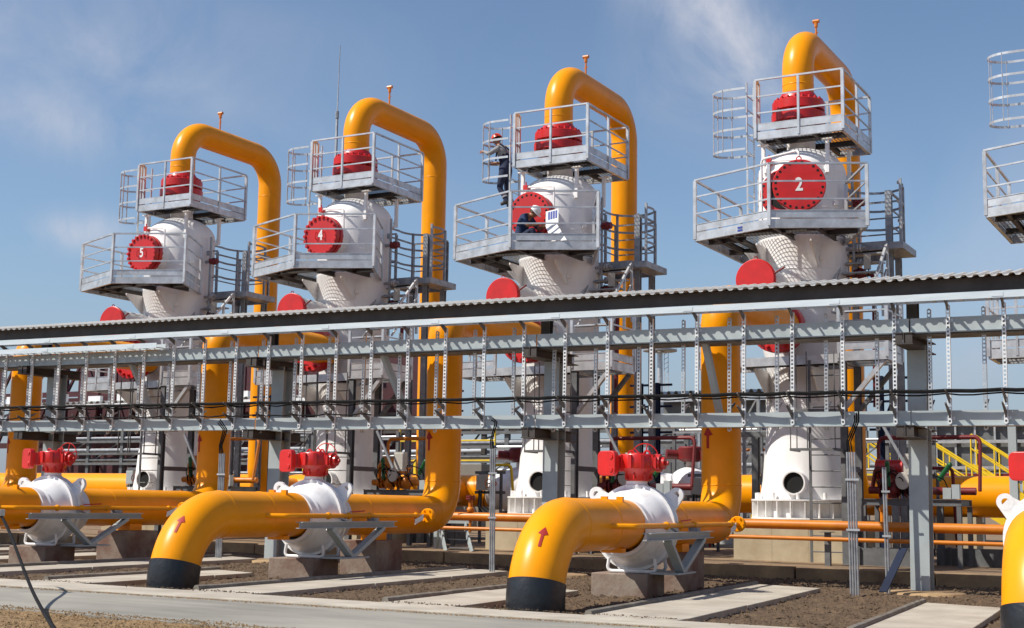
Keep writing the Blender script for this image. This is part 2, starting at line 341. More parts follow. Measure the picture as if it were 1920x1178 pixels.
# ================================================================== CABLE RACK (columns, beams, hangers, canopy)
RK = tag(empty('cable_rack', (9.3, 0, 0)), 'long grey steel cable rack on columns with perforated hangers and a corrugated canopy', 'cable rack')
RK.rotation_euler = (0, 0.008, 0)                                 # follows the fall of the yard
def RX(x): return x - 9.3
XL, XR = -26.0, 13.5
YB = 20.95                                                        # front row of hangers and main beams
COLX = [-15.4, -9.3, -3.18, 2.82, 9.1]
for cx in COLX:
    b = MB(); b.hbeam((RX(cx), 21.80, -.06), (RX(cx), 21.80, 3.70), .29, .30, .012, .016, up=(0, 1, 0))
    c = bevel(b.build('column', GRY, RK, smooth=0), .002, 1)
    b = MB(); b.box(RX(cx) - .2, RX(cx) + .2, 21.6, 22.0, -.05, -.015); b.build('base_plate', GRYD, c, smooth=0)
    b = MB(); b.lathe([(.70 + .06 * sin(cx * 9), -.14), (.58, .0), (.35, .022), (0, .026)], (RX(cx) + .06, 21.75, -.03), seg=22); b.build('grout_pad', TERR, c)
    for z in (2.345, 3.72):                                       # cross beams that carry the rows, coloured dark for their shaded hollow ends
        b = MB(); b.hbeam((RX(cx), 20.80, z), (RX(cx), 22.45, z), .27, .18, .012, .016); b.box(RX(cx) - .125, RX(cx) - .02, 20.815, 20.825, z - .07, z + .07); b.box(RX(cx) + .02, RX(cx) + .125, 20.815, 20.825, z - .07, z + .07)
        b.build('cross_beam', BRN, RK, smooth=0)
    b = MB(); b.hbeam((RX(cx), 21.45, 3.82), (RX(cx), 21.45, 4.44), .16, .16, .01, .012, up=(0, 1, 0)); b.build('canopy_post', GRYD, RK, smooth=0)
def longbeam(name, y, z, w, h, m, segs, tw=.012, tf=.016):
    for i in range(len(segs) - 1):
        b = MB(); b.hbeam((RX(segs[i]) + .012, y, z), (RX(segs[i + 1]) - .012, y, z), w, h, tw, tf); b.build(name, m, RK, smooth=0)
def longbeam(name, y, z, w, h, m, segs, tw=.012, tf=.016):
    for i in range(len(segs) - 1):
        x0 = RX(segs[i]) + .012; x1 = RX(segs[i + 1]) - .012; b = MB()
        b.box(x0, x1, y - w / 2, y - w / 2 + tw, z - h / 2, z + h / 2); b.box(x0, x1, y - w / 2 + tw + .0005, y + w / 2, z + h / 2 - tf, z + h / 2); b.box(x0, x1, y - w / 2 - .03, y + w / 2, z - h / 2 - tf, z - h / 2 - .0005); b.build(name, m, RK, smooth=0)
S1 = [XL] + [c + .06 for c in COLX] + [XR]
longbeam('upper_beam', 21.02, 3.925, .15, .21, GRY, S1)
for i in range(len(S1) - 1): MB().box(RX(S1[i]) + .02, RX(S1[i + 1]) - .02, 20.98, 21.50, 3.78, 3.795).build('shade_band_plate', GRYD, RK, smooth=0)  # dark plate added for the shaded band below the upper beam
longbeam('lower_beam', 21.02, 2.545, .15, .21, GRY, S1)
# perforated hangers: slotted channels, front and back of the beams
def hanger(n=29, pitch=.060, w=.044):
    b = MB(); t = .004
    for sx in (-1, 1):
        b.box(sx * w / 2 - .006, sx * w / 2 + .006, -t, 0, -n * pitch, 0)
        b.box(sx * w / 2 - t / 2 + sx * .0055, sx * w / 2 + t / 2 + sx * .0055, .0005, .032, -n * pitch, 0)
    for i in range(n + 1): b.box(-w / 2 + .0065, w / 2 - .0065, -t, 0, -i * pitch - .014, -i * pitch + .014)
    return b
hm = None
def arm(L=.30, up=.10):
    b = MB()
    b.plate([(0, 0, -.05), (0, 0, .045), (0, -L, .045 + up), (0, -L, .025 + up)], (1, 0, 0), .022); return b
def clip():
    b = MB(); b.box(-.065, .065, .034, .038, -.022, .022); return b
h0 = a0 = c0 = None
xs = [1.87 + .7856 * n for n in range(-32, 15)]
for x in xs:
    if h0 is None:
        h0 = h = hanger().build('hanger', HANG, RK, smooth=0)
        ar = [arm().build('arm', GRYD, h, smooth=0)]; ar += [ar[0].copy(), ar[0].copy()]  # dark grey gives the arms the shade of their right-hand faces
        for q in ar[1:]: COL.objects.link(q); q.parent = h
        c0 = clip().build('clip', GALV, h, smooth=0); c0.location = (0, .004, -.22)
        c1 = c0.copy(); COL.objects.link(c1); c1.parent = h; c1.location = (0, .004, -1.665)
        ar[0].location = (0, -.001, -.03); ar[1].location = (0, -.001, -1.40); ar[2].location = (0, -.001, -1.60)
    else: h = copy_tree(h0, RK)
    h.location = (RX(x), YB - .045, 4.20)
hb = None
for i, x in enumerate([1.55 + .7856 * n for n in range(-32, 15)]):
    if hb is None: hb = h = hanger(30).build('rear_hanger', GALV, RK, smooth=0)
    else: h = copy_tree(hb, RK)
    h.location = (RX(x), 21.135, 4.18)
    if i % 2 == 0:
        a = arm(.26, .07).build('arm', GALD, h, smooth=0) if i == 0 else copy_tree(ra, h)
        ra = a; a.rotation_euler = (0, 0, pi); a.location = (0, .01, -1.45)
# trays
def tray(x0, x1, y, z, h):
    b = MB(); b.box(RX(x0), RX(x1), y, y + .004, z, z + h); b.box(RX(x0), RX(x1), y + .0045, y + .02, z, z + .004); b.box(RX(x0), RX(x1), y + .0045, y + .02, z + h - .004, z + h); b.box(RX(x0), RX(x1), y + .256, y + .26, z, z + h)
    i = RX(x0) + .2
    while i < RX(x1): b.box(i, i + .03, y + .021, y + .255, z + .005, z + .02); i += .3927
    i = RX(x0) + 1
    while i < RX(x1): b.box(i, i + .16, y - .006, y - .001, z + .02, z + h - .02); i += 2.36
    b.build('cable_tray', ZINC, RK, smooth=0)
tray(XL, XR, 20.60, 4.235, .10); tray(XL, -5.35, 20.56, 4.03, .10)
# diagonal braces half-way between the columns
for x, dx in ((-12.6, .25), (-6.55, .25), (-.40, .25), (5.85, .05)):
    b = MB(); b.bar((RX(x), 21.15, 3.82), (RX(x) + dx, 21.75, 2.60), .10, .10); b.build('brace', GRYD if False else GRY, RK, smooth=0)
for x in (-12.4, -6.3, -.2, 6.0):
    b = MB(); b.hbeam((RX(x), 21.1, 2.53), (RX(x), 22.3, 2.53), .12, .10, .008, .01); b.build('cross_beam', GRYD, RK, smooth=0)
# canopy
def corr(x0, x1, y0, y1, z, sl, pitch=.17, amp=.022, m=SHEET, name='roof_sheet', parent=None, th=.004, rows=3):
    prof = []
    n = int((x1 - x0) / pitch)
    for i in range(n):
        x = x0 + i * pitch
        for fx, fz in ((0, 0), (.08, .25), (.17, .85), (.26, 1), (.46, 1), (.55, .85), (.64, .25), (.73, 0)): prof.append((x + fx * pitch, fz * amp * 2))
    b = MB(); k = len(prof)
    vs = []
    for y in (y0, y1):
        for px_, pz in prof: vs.append((px_, y, z + pz + (y - y0) * sl))
    for y in (y0, y1):
        for px_, pz in prof: vs.append((px_, y, z + pz + (y - y0) * sl + th))
    fs = []
    for i in range(k - 1):
        fs += [(i, i + 1, k + i + 1, k + i), (2 * k + i, 3 * k + i, 3 * k + i + 1, 2 * k + i + 1), (i, 2 * k + i, 2 * k + i + 1, i + 1), (k + i, k + i + 1, 3 * k + i + 1, 3 * k + i)]
    b.add(vs, fs); return b.build(name, m, parent, smooth=40)
corr(RX(XL), RX(XR), 20.57, 21.52, 4.545, .21, .165, .019, parent=RK)
def chan(y, z, h, w, m, name):
    b = MB(); b.box(RX(XL), RX(XR), y, y + .006, z - h, z); b.box(RX(XL), RX(XR), y + .0065, y + w, z - .006, z); b.box(RX(XL), RX(XR), y + .0065, y + w, z - h, z - h + .006); b.build(name, m, RK, smooth=0)
chan(20.72, 4.560, .195, .06, BRN, 'purlin'); chan(21.15, 4.655, .13, .05, BRN, 'purlin'); chan(21.42, 4.712, .10, .05, BRN, 'purlin')
for cx in COLX + [c + 3.05 for c in COLX]:
    b = MB(); b.hbeam((RX(cx), 20.79, 4.40), (RX(cx), 21.44, 4.50), .09, .10, .008, .01); b.build('rafter', BRN, RK, smooth=0)
# cables lying on the middle arms
def cable(name, pts, r, label, group=None, m=BLK):
    o = MB().tube(pts, r, 6).build(name, m); tag(o, label, 'cable', group); return o
def wavy(y, z, dz, seed, n=4):
    random.seed(seed); P = []
    for x in xs:
        for k in range(n):
            xx = x + .7856 * k / n; P.append((xx, y + .015 * sin(xx * 1.3 + seed) + random.uniform(-.004, .004), z - .008 * (xx - 9.3) - dz * sin(pi * k / n) * random.uniform(.6, 1.2) + random.uniform(-.004, .004)))
    return P
cable('power_cable', wavy(20.72, 2.925, .012, 1), .029, 'thickest black cable, lying highest along the front arms of the rack', None)
cable('power_cable', wavy(20.77, 2.885, .03, 2), .012, 'thin black cable sagging just under the thickest cable on the rack')
cable('power_cable', [p for p in wavy(20.70, 2.70, .035, 3) if p[0] < -.1], .013, 'black cable drooping along the lowest arms on the left half of the rack')
cable('power_cable', [p for p in wavy(20.78, 2.90, .05, 5) if p[0] < -3], .011, 'thin black cable with deep sags on the far left of the rack')
# conduit bundles rising from the soil
def conduits(x, y, zt, n, label, loose=True):
    e = tag(empty('conduit_bundle', (x, y, tilt(x) - .05)), label, 'conduits', 'vertical conduit bundles by the rack')
    for i in range(n):
        MB().tube([(i * .036 - n * .018, .004 * i, 0), (i * .036 - n * .018 - .02, .004 * i, zt)], .016, 8).build('conduit', GALD, e)
    if loose:
        for i in range(max(1, n - 1)):
            MB().tube(fillet([(i * .036 - n * .018 - .02, .004 * i, zt), (i * .03 - n * .018 - .02, -.02, zt + .15), (.06 + i * .02, -.1 + .03 * i, zt + .45), (.12 + .03 * i, -.35, 2.62 + .03 * i)], .08, 4), .012, 6).build('cable', BLK, e)
    b = MB(); b.box(-n * .018 - .045, n * .018 + .01, -.03, -.022, zt * .45, zt * .45 + .03); b.box(-n * .018 - .045, n * .018 + .01, -.03, -.022, zt * .8, zt * .8 + .03); split(b, 'strap', GALV, e, 0)
    return e
conduits(2.15, 20.9, 2.15, 3, 'three conduits standing in the soil left of the second elbow pipe')
conduits(8.40, 20.6, 2.1, 4, 'four conduits standing together in the soil left of the big grey column')
conduits(8.72, 21.3, 1.9, 2, 'pair of thin conduits beside the big grey column', False)
conduits(-3.8, 20.9, 2.05, 4, 'four conduits rising left of the grey column behind the first white valve')
conduits(-10.1, 20.9, 2.05, 3, 'three conduits at the far left edge rising to the rack')

# ================================================================== INLET PIPES with valves
PR = 0.335
DIR = atan2(.0728, .9973)                                          # turn of the local +Y axis to the left
def arrow_pts(w, l):                                               # along +t
    return [(-w * .28, 0), (w * .28, 0), (w * .28, l * .62), (w * .72, l * .62), (0, l), (-w * .72, l * .62), (-w * .28, l * .62)]
def decal(fn, w, l, nx=8, nt=14):
    """arrow as a thin skin of small quads bent over the pipe"""
    b = MB()
    for j in range(nt):
        t0 = j / nt; t1 = (j + 1) / nt
        def hw(t): return w * .19 if t < .6 else w * .72 * (1 - t) / .4
        a0, a1 = hw(t0 + 1e-6), hw(t1 - 1e-6)
        for i in range(nx):
            u0 = i / nx * 2 - 1; u1 = (i + 1) / nx * 2 - 1
            b.add([fn(u0 * a0, t0 * l), fn(u1 * a0, t0 * l), fn(u1 * a1, t1 * l), fn(u0 * a1, t1 * l)], [(0, 1, 2, 3)])
    return b
def inlet(k, x, vy, label, blab, vlab, brlab, dlab):
    z0 = tilt(x)
    e = tag(empty('gas_pipe', (x, 14.58, z0), DIR), label, 'pipe', 'yellow inlet pipes with elbows')
    L_ = 7.9; ZC = .945; RB = .90; zt = 4.71 - z0
    path_ = fillet([(0, 0, -.2), (0, 0, ZC), (0, L_, ZC), (0, L_, zt)], [RB, .60], 22)
    # bend up, then top elbow and run to the tower
    P2 = fillet([(0, L_, ZC + .7), (0, L_, zt), (.25, L_ + 3.95, zt)], .5, 12)
    zb = .29
    full = [p for p in path_ if p.z < zt - 1e-3]
    cut = next(i for i, p in enumerate(full) if p.z > zb); tt = (zb - full[cut - 1].z) / (full[cut].z - full[cut - 1].z); cp = full[cut - 1].lerp(full[cut], tt)
    body = [cp] + full[cut:] + P2[1:]
    MB().tube(body, PR, 40).build('pipe', YEL, e, smooth=50)
    MB().tube(full[:cut] + [cp], PR + .012, 40).build('black_sleeve', BITU, e, smooth=50)
    w = MB()                                                     # weld beads
    for y in (RB + .02, vy - 1.5, vy + 1.35, L_ - .62): w.lathe([(PR + .0005, -.012), (PR + .006, -.005), (PR + .006, .005), (PR + .0005, .012)], (0, y, ZC), (0, 1, 0), 40)
    for z in (ZC + .62, zt - .55): w.lathe([(PR + .0005, -.012), (PR + .006, -.005), (PR + .006, .005), (PR + .0005, .012)], (0, L_, z), (0, 0, 1), 40)
    split(w, 'weld_seam', YEL, e)
    # red arrows
    def onriser(u, t):
        a = -1.40 + u / PR; return ((PR + .004) * sin(a + .95), L_ - (PR + .004) * cos(a + .95), 2.17 - z0 + t)
    decal(onriser, .16, .36).build('arrow_mark', MARK, e)
    def onelbow(u, t):
        ph = radians(57) - t / (RB + PR); an = radians(16) + u / PR; ro = RB + (PR + .005) * cos(an)
        return ((PR + .005) * sin(an), RB - ro * sin(ph), ZC - RB + ro * cos(ph))
    decal(onelbow, .095, .29).build('arrow_mark', MARK, e)
    for xx in (-.16, .06): MB().box(xx, xx + .09, vy - 1.0, vy - .94, ZC + PR - .04, ZC + PR + .035).build('clamp', YEL, e, smooth=0)
    MB().box(-.15, .15, vy - 1.0, vy - .86, ZC - PR - .04, ZC - PR + .02).build('clamp', YEL, e, smooth=0)
    MB().box(-.15, .15, 5.2, 5.55, ZC - PR - .09, ZC - PR + .03).build('pipe_shoe', YEL, e, smooth=0)
    # slim bypass line on the right-hand side
    bz = ZC - .01; bx = .60
    b = MB(); ye = 6.15 if k < 2 or k == 4 else 6.65; b.tube(fillet([(PR - .02, 1.65, bz), (bx, 1.8, bz), (bx, ye, bz)], .08, 5), .036, 10)
    b.disc((bx, ye, bz), (0, 1, 0), .125, .035, 18); b.disc((bx, ye + .05, bz), (0, 1, 0), .125, .035, 18); b.tube([(bx, ye + .08, bz), (bx - .3, ye + .35, bz)], .03, 8)
    for y in (vy - .5, vy + .1, vy + .75, ye - .4): b.ball((bx, y, bz), .055, 10, 8)
    for a in range(6): b.bar((bx + .1 * cos(a * pi / 3), ye - .02, bz + .1 * sin(a * pi / 3)), (bx + .1 * cos(a * pi / 3), ye + .10, bz + .1 * sin(a * pi / 3)), .022, .022)
    byp = b.build('bypass_line', YEL, e)
    MB().plate([(bx + .04, ye - .5, bz - .06), (bx + .04, ye - .2, bz + .02), (bx + .04, ye - .2, bz - .07), (bx + .04, ye - .5, bz - .15)], (1, 0, 0), .006).build('label_plate', PAPER, byp, smooth=0)
    MB().bar((bx, vy + .15, bz + .06), (bx, vy + .6, bz + .075), .012, .02).build('valve_lever', RED, byp, smooth=0)
    # white ball valve, a thing of its own
    v = tag(empty('ball_valve', (x, 14.58, z0), DIR), vlab, 'valve', 'white ball valves in the yellow pipes'); zc = .90
    b = MB(); R = .56
    pr = [(PR + .002, -.60), (PR + .05, -.59), (PR + .055, -.47), (.42, -.44)] + [(R * cos(a), R * sin(a)) for a in [radians(d) for d in (-46, -38, -30, -22, -14)]] + [(.56, -.12), (.598, -.115), (.598, -.045), (.570, -.04), (.570, .03), (.594, .035), (.594, .085), (.556, .09)] + [(R * cos(a), R * sin(a)) for a in [radians(d) for d in (12, 18, 24, 32, 40)]] + [(.41, .42), (.395, .56), (PR + .045, .58), (PR + .002, .60)]
    b.lathe(pr, (0, vy, zc), (0, 1, 0), 48)
    b.lathe([(.17, .46), (.17, .58), (.15, .60), (.15, .64)], (0, vy, zc), (0, 0, 1), 24)
    body = b.build('body', WHV, v, smooth=30)
    b = MB()
    for sx, sy in ((-1, -.33), (1, .33)): pass
    for sx in (-1, 1):
        y = vy + .1 * sx
        pts = [(sx * .30, 0, zc + .40), (sx * .50, 0, zc + .27), (sx * .60, 0, zc + .40)]
        out_ = [(sx * (.555 + .105 * cos(a)), 0, zc + .45 + .105 * sin(a)) for a in [radians(d) for d in (-60, -30, 0, 30, 60, 90, 120, 150, 180)]]
        inn = [(sx * (.555 + .045 * cos(a)), 0, zc + .45 + .045 * sin(a)) for a in [radians(d) for d in range(0, 360, 30)]]
        l = MB(); vs = []
        ring_o = [(sx * (.555 + .105 * cos(radians(d))), zc + .45 + .105 * sin(radians(d))) for d in range(0, 360, 20)]
        ring_i = [(sx * (.555 + .045 * cos(radians(d))), zc + .45 + .045 * sin(radians(d))) for d in range(0, 360, 20)]
        n = 18
        for yy in (y - .03, y + .03):
            vs += [(p[0], yy, p[1]) for p in ring_o] + [(p[0], yy, p[1]) for p in ring_i]
        fs = []
        for i in range(n):
            j = (i + 1) % n; fs += [(i, j, n + j, n + i), (2 * n + i, 3 * n + i, 3 * n + j, 2 * n + j), (i, 2 * n + i, 2 * n + j, j), (n + i, n + j, 3 * n + j, 3 * n + i)]
        l.add(vs, fs)
        l.plate([(sx * .34, y, zc + .33), (sx * .36, y, zc + .45), (sx * .49, y, zc + .52), (sx * .63, y, zc + .375), (sx * .50, y, zc + .18)], (0, 1, 0), .056)
        l.build('lifting_lug', WHV, v, smooth=30)
    for yy in (-.20, .24):
        l = MB(); l.tube(fillet([(-.33, vy + yy, zc - .42), (-.36, vy + yy, .30), (.36, vy + yy, .30), (.33, vy + yy, zc - .42)], .06, 5), .024, 8); l.build('foot', WHV, v)
    MB().tube([(.40, vy + .30, zc + .28), (.46, vy + .22, zc + .27), (.5, vy + .1, zc + .2), (.52, vy + .12, zc - .1)], .014, 6).build('drain_line', SILV, v)
    # red gearbox
    b = MB(); zz = zc + .64
    prof = [(0, 0), (.165, 0), (.175, .05), (.20, .12), (.262, .165), (.27, .18), (.27, .355), (.258, .372), (.10, .374), (.095, .395), (0, .396)]
    b.lathe(prof, (.03, vy, zz), (0, 0, 1), 16)
    b.box(-.26, .02, vy - .20, vy + .16, zz + .15, zz + .345); b.box(.02, .33, vy - .14, vy + .14, zz + .17, zz + .33)
    b.tube([(.30, vy, zz + .25), (.36, vy, zz + .25)], .125, 16); b.tube([(.36, vy, zz + .25), (.42, vy, zz + .25)], .085, 14); b.tube([(.42, vy, zz + .25), (.47, vy, zz + .25)], .03, 8)
    for a in range(10): b.bar((.03 + .268 * cos(a * pi / 5 + .2), vy + .268 * sin(a * pi / 5 + .2), zz + .175), (.03 + .268 * cos(a * pi / 5 + .2), vy + .268 * sin(a * pi / 5 + .2), zz + .36), .05, .05, (cos(a * pi / 5 + .2), sin(a * pi / 5 + .2), 0))
    for a in range(8): b.tube([(.03 + .19 * cos(a * pi / 4), vy + .19 * sin(a * pi / 4), zz + .02), (.03 + .19 * cos(a * pi / 4), vy + .19 * sin(a * pi / 4), zz + .10)], .016, 6)
    for ex in (-.06, .17): b.tube([(ex + .045 * cos(a), vy - .05, zz + .372 + .05 * sin(a)) for a in [i * pi / 7 for i in range(8)]], .014, 6)
    act = b.build('gearbox', RED, v, smooth=40)
    b = MB(); o_ = Vector((-.33, vy - .26, zz + .24)); ax_ = Vector((-.35, -.93, 0)).normalized(); sx_ = Vector((.93, -.35, 0)).normalized(); pts = []
    for (qx, qz) in ((1, 1), (-1, 1), (-1, -1), (1, -1)):
        for t in range(5):
            a = atan2(qz, qx) - pi / 4 + t * pi / 8; pts.append(o_ + sx_ * (qx * .085 + .075 * cos(a)) + Vector((0, 0, qz * .10 + .075 * sin(a))))
    b.plate(pts, ax_, .09); b.bar(o_ - ax_ * .04, (-.15, vy - .05, zz + .24), .20, .22)
    ec = b.build('end_cover', RED, act, smooth=0); bevel(ec, .012)
    for qz in (-.09, .09): MB().disc(o_ + ax_ * .046 + sx_ * .09 + Vector((0, 0, qz)), ax_, .035, .012, 10, .003).build('bolt', RED, act)
    b = MB(); n = 24                                             # large handwheel seen edge-up behind the gearbox
    wc = Vector((.0, vy + .34, zz + .33)); b.tube([wc + Vector((.21 * cos(2 * pi * i / n), 0, .21 * sin(2 * pi * i / n))) for i in range(n)], .008, 6, closed=True)
    for a in range(3): b.tube([wc - Vector((.21 * cos(a * pi / 3 + .3), 0, .21 * sin(a * pi / 3 + .3))), wc + Vector((.21 * cos(a * pi / 3 + .3), 0, .21 * sin(a * pi / 3 + .3)))], .010, 6)
    b.tube([wc, wc - Vector((0, .2, .06))], .02, 8)
    b.build('handwheel', RED, act)
    # concrete blocks under valve and bend
    b = MB(); b.box(-.52, .30, vy - .40, vy + .34, -.12, .275); o = bevel(b.build('concrete_block', BLKC, smooth=0), .015); o.location = (x, 14.58, z0); o.rotation_euler = (0, 0, DIR); tag(o, blab[0], 'concrete block', 'concrete blocks under the pipes')
    b = MB(); zb2 = ZC - PR - .092; p = [(-.5, L_ - 1.75), (.5, L_ - 1.75), (.5, L_ - .55), (-.5, L_ - .55)]; b.box(-.40, .30, 4.95, 5.85, -.12, zb2); o = bevel(b.build('concrete_block', BLKC, smooth=0), .015); o.location = (x, 14.58, z0); o.rotation_euler = (0, 0, DIR); tag(o, blab[1], 'concrete block', 'concrete blocks under the pipes')
    # grey bracket that carries the bypass line
    g = tag(empty('pipe_bracket', (x, 14.58, z0), DIR), brlab, 'bracket', 'grey steel brackets beside the valves')
    b = MB(); b.hbeam((.68, 2.0, .80), (.68, 4.85, .80), .12, .10, .01, .012); b.build('rail', GRY, g, smooth=0)
    b = MB(); b.bar((.68, 2.85, .745), (.64, 3.55, .30), .12, .06); b.bar((.64, 3.55, .30), (.68, 4.45, .745), .12, .06); b.box(.32, .72, 3.2, 4.0, .276, .30); b.build('leg', GRY, g, smooth=0)
    b = MB(); b.box(.57, .70, 4.15, 4.31, .852, bz - .034); b.build('saddle', GALD, g, smooth=0); b = MB(); b.bar((.64, 3.4, .852), (.60, 3.25, bz - .03), .05, .02); b.build('stay', GALD, g, smooth=0)
INL = [(4, -10.35, 'yellow gas pipe of which only the riser shows, at the far left edge'),
       (0, -4.80, 'yellow gas pipe with the leftmost visible white valve, its elbow outside the picture'),
       (1, .747, 'yellow gas pipe whose black-footed elbow stands left of centre on the concrete path'),
       (2, 6.245, 'yellow gas pipe whose large black-footed elbow stands at the centre front with a red arrow'),
       (3, 11.75, 'yellow gas pipe with black foot cut off by the right edge')]
WH = ['at the far left', 'left of centre', 'at the centre front', 'at the right edge', 'outside the left edge']
for k, x, lab in INL:
    inlet(k, x, {0: 3.25, 1: 3.42}.get(k, 3.55), lab, ('low concrete block under the white valve ' + WH[k], 'concrete block under the riser bend of the yellow pipe ' + WH[k]),
          'white ball valve with red gearbox ' + WH[k], 'grey steel bracket beside the white valve ' + WH[k], '')

# ================================================================== SEPARATOR TOWERS
def grating(b, poly, z, circ=None, pitch=.052, w=.0075, h=.010):
    """walkway mesh clipped to a convex polygon, with the vessel's circle left out"""
    def span(c, axis):
        xs_ = []
        n = len(poly)
        for i in range(n):
            p = poly[i]; q = poly[(i + 1) % n]; a0, a1 = p[axis], q[axis]; o0, o1 = p[1 - axis], q[1 - axis]
            if (a0 - c) * (a1 - c) < 0: t = (c - a0) / (a1 - a0); xs_.append(o0 + t * (o1 - o0))
        if len(xs_) < 2: return []
        lo, hi = min(xs_), max(xs_); seg = [(lo, hi)]
        if circ:
            cx, cy, R = circ; cc = (cx, cy)[axis]; co = (cx, cy)[1 - axis]
            if abs(c - cc) < R:
                d = sqrt(R * R - (c - cc) ** 2); s2 = []
                for a, e in seg:
                    if co - d > a: s2.append((a, min(e, co - d)))
                    if co + d < e: s2.append((max(a, co + d), e))
                seg = s2
        return [s for s in seg if s[1] - s[0] > .02]
    for axis in (0, 1):
        lo = min(p[axis] for p in poly); hi = max(p[axis] for p in poly); c = lo + pitch / 2; st = pitch * (1.45 if axis == 0 else 1.0); ww = w * (1.5 if axis == 0 else 1.0)
        while c < hi:
            for a, e in span(c, axis):
                if axis == 0: b.box(c - ww / 2, c + ww / 2, a, e, z - h, z)
                else: b.box(a, e, c - w / 2, c + w / 2, z - h - .0005 - h * .6, z - h - .0005)
            c += st
def railing(par, pts, zd, zt, mid_posts=1, toe=True, pw=.045, m=GALV):
    """handrail along an open polyline: each post and rail run its own mesh"""
    for i in range(len(pts) - 1):
        p = Vector((*pts[i], 0)); q = Vector((*pts[i + 1], 0)); d = (q - p).normalized()
        b = MB(); b.bar(p + Vector((0, 0, zt)), q + Vector((0, 0, zt)), .042, .036); b.build('handrail', m, par, smooth=0)
        for f in (.36, .68):
            z = zd + (zt - zd) * f; MB().bar(p + d * .026 + Vector((0, 0, z)), q - d * .026 + Vector((0, 0, z)), .022, .030).build('mid_rail', m, par, smooth=0)
        if toe:
            n = Vector((d.y, -d.x, 0)); MB().bar(p + d * .026 + Vector((0, 0, zd + .10)), q - d * .026 + Vector((0, 0, zd + .10)), .006, .15).bar(p + d * .026 + n * .004 + Vector((0, 0, zd + .168)), q - d * .026 + n * .004 + Vector((0, 0, zd + .168)), .018, .012).build('toe_board', m, par, smooth=0)
        ks = [0] + [j / (mid_posts + 1) for j in range(1, mid_posts + 1)]
        if i == len(pts) - 2: ks.append(1)
        for kf in ks:
            c = p.lerp(q, kf); main = kf in (0, 1)
            b = MB(); ww = pw * (1.35 if main else 1); b.box(c.x - ww / 2, c.x + ww / 2, c.y - ww / 2, c.y + ww / 2, zd - .13, zt - .021); b.build('post', m, par, smooth=0)
def deck(par, name, poly, z, fh, circ, joists=(), m=GALV):
    d = MB(); n = len(poly)
    grating(d, poly, z, circ)
    o = d.build(name, DECK, par, smooth=0)
    b = MB()
    for i in range(n):
        p = Vector((*poly[i], z - fh / 2)); q = Vector((*poly[(i + 1) % n], z - fh / 2)); dd = (q - p).normalized(); nn = Vector((dd.y, -dd.x, 0))
        b.bar(p + nn * .004, q + nn * .004, .007, fh); b.bar(p - nn * .03 + Vector((0, 0, -fh / 2 + .005)), q - nn * .03 + Vector((0, 0, -fh / 2 + .005)), .055, .007)
    b.build('edge_beam', m, o, smooth=0)
    for p, q in joists:
        MB().hbeam((*p, z - .085), (*q, z - .085), .07, .11, .007, .009).build('joist', BRN, o, smooth=0)
    return o
def ladder(par, name, x, y0, y1, z0, z1, axis='y', m=GALV, step=.30, sr=.022):
    """two stiles and rungs; axis = direction of the rungs"""
    b = MB()
    def P(t, z): return (x, t, z) if axis == 'y' else (t, x, z)
    for t in (y0, y1): b.bar(P(t, z0), P(t, z1), .05, .022, (1, 0, 0) if axis == 'y' else (0, 1, 0))
    z = z0 + .2
    while z < z1 - .05: b.tube([P(y0, z), P(y1, z)], .012, 6); z += step
    return b.build(name, m, par, smooth=30)
def cage(par, x, y0, y1, depth, zs, side=-1, axis='y', m=GALV):
    yc = (y0 + y1) / 2; hw = (y1 - y0) / 2 + .09
    def P(dx, dy, z): return (x + side * dx, yc + dy, z) if axis == 'y' else (yc + dy, x + side * dx, z)
    for z in zs:
        pts = [P(0, -hw, z)] + [P(depth * .45 + depth * .55 * cos(a), hw * sin(a), z) for a in [radians(d) for d in range(-90, 91, 15)]] + [P(0, hw, z)]
        b = MB()
        for i in range(len(pts) - 1): b.bar(pts[i], pts[i + 1], .008, .048)
        b.build('cage_hoop', m, par, smooth=0)
    for a in (-72, -25, 25, 72):
        a = radians(a); c = Vector(P(depth * .45 + (depth * .55 - .006) * cos(a), (hw - .006) * sin(a), 0)); MB().bar(c + Vector((0, 0, zs[0] - .02)), c + Vector((0, 0, zs[-1] + .02)), .042, .008, (1, 0, 0)).build('cage_strap', m, par, smooth=0)
def flange_pair(b, o, ax, r, t, gap, nb, rb, seg=36):
    o = Vector(o); ax = Vector(ax).normalized(); a = ax.orthogonal().normalized(); c = ax.cross(a)
    b.disc(o, ax, r, t, seg, .012); b.disc(o + ax * (t + gap), ax, r * .97, t, seg, .012); b.lathe([(r * .72, t - .01), (r * .72, t + gap + .01)], o, ax, seg)
    for i in range(nb):
        d = (a * cos(2 * pi * i / nb) + c * sin(2 * pi * i / nb)) * rb
        b.tube([o + d - ax * .07, o + d + ax * (2 * t + gap + .07)], .026, 6); b.tube([o + d - ax * .035, o + d - ax * .001], .042, 6); b.tube([o + d + ax * (2 * t + gap + .001), o + d + ax * (2 * t + gap + .045)], .042, 6)
def number_mesh(txt, size, par, loc, m):
    cu = bpy.data.curves.new('number', 'FONT'); cu.body = txt; cu.size = size; cu.align_x = 'CENTER'; cu.align_y = 'CENTER'; cu.extrude = .002; cu.offset = .009
    ob = bpy.data.objects.new('number', cu); COL.objects.link(ob); bpy.context.view_layer.update()
    me = bpy.data.meshes.new_from_object(ob.evaluated_get(bpy.context.evaluated_depsgraph_get())); bpy.data.objects.remove(ob)
    me.materials.clear(); me.materials.append(m); o = bpy.data.objects.new('number', me); COL.objects.link(o); o.parent = par; o.location = loc; o.rotation_euler = (pi / 2, 0, 0); o.scale = (.82, 1, 1); return o
TY = 27.6
UP = [(-.667, -.96), (1.14, -.96), (1.14, 1.20), (-.667, 1.20)]
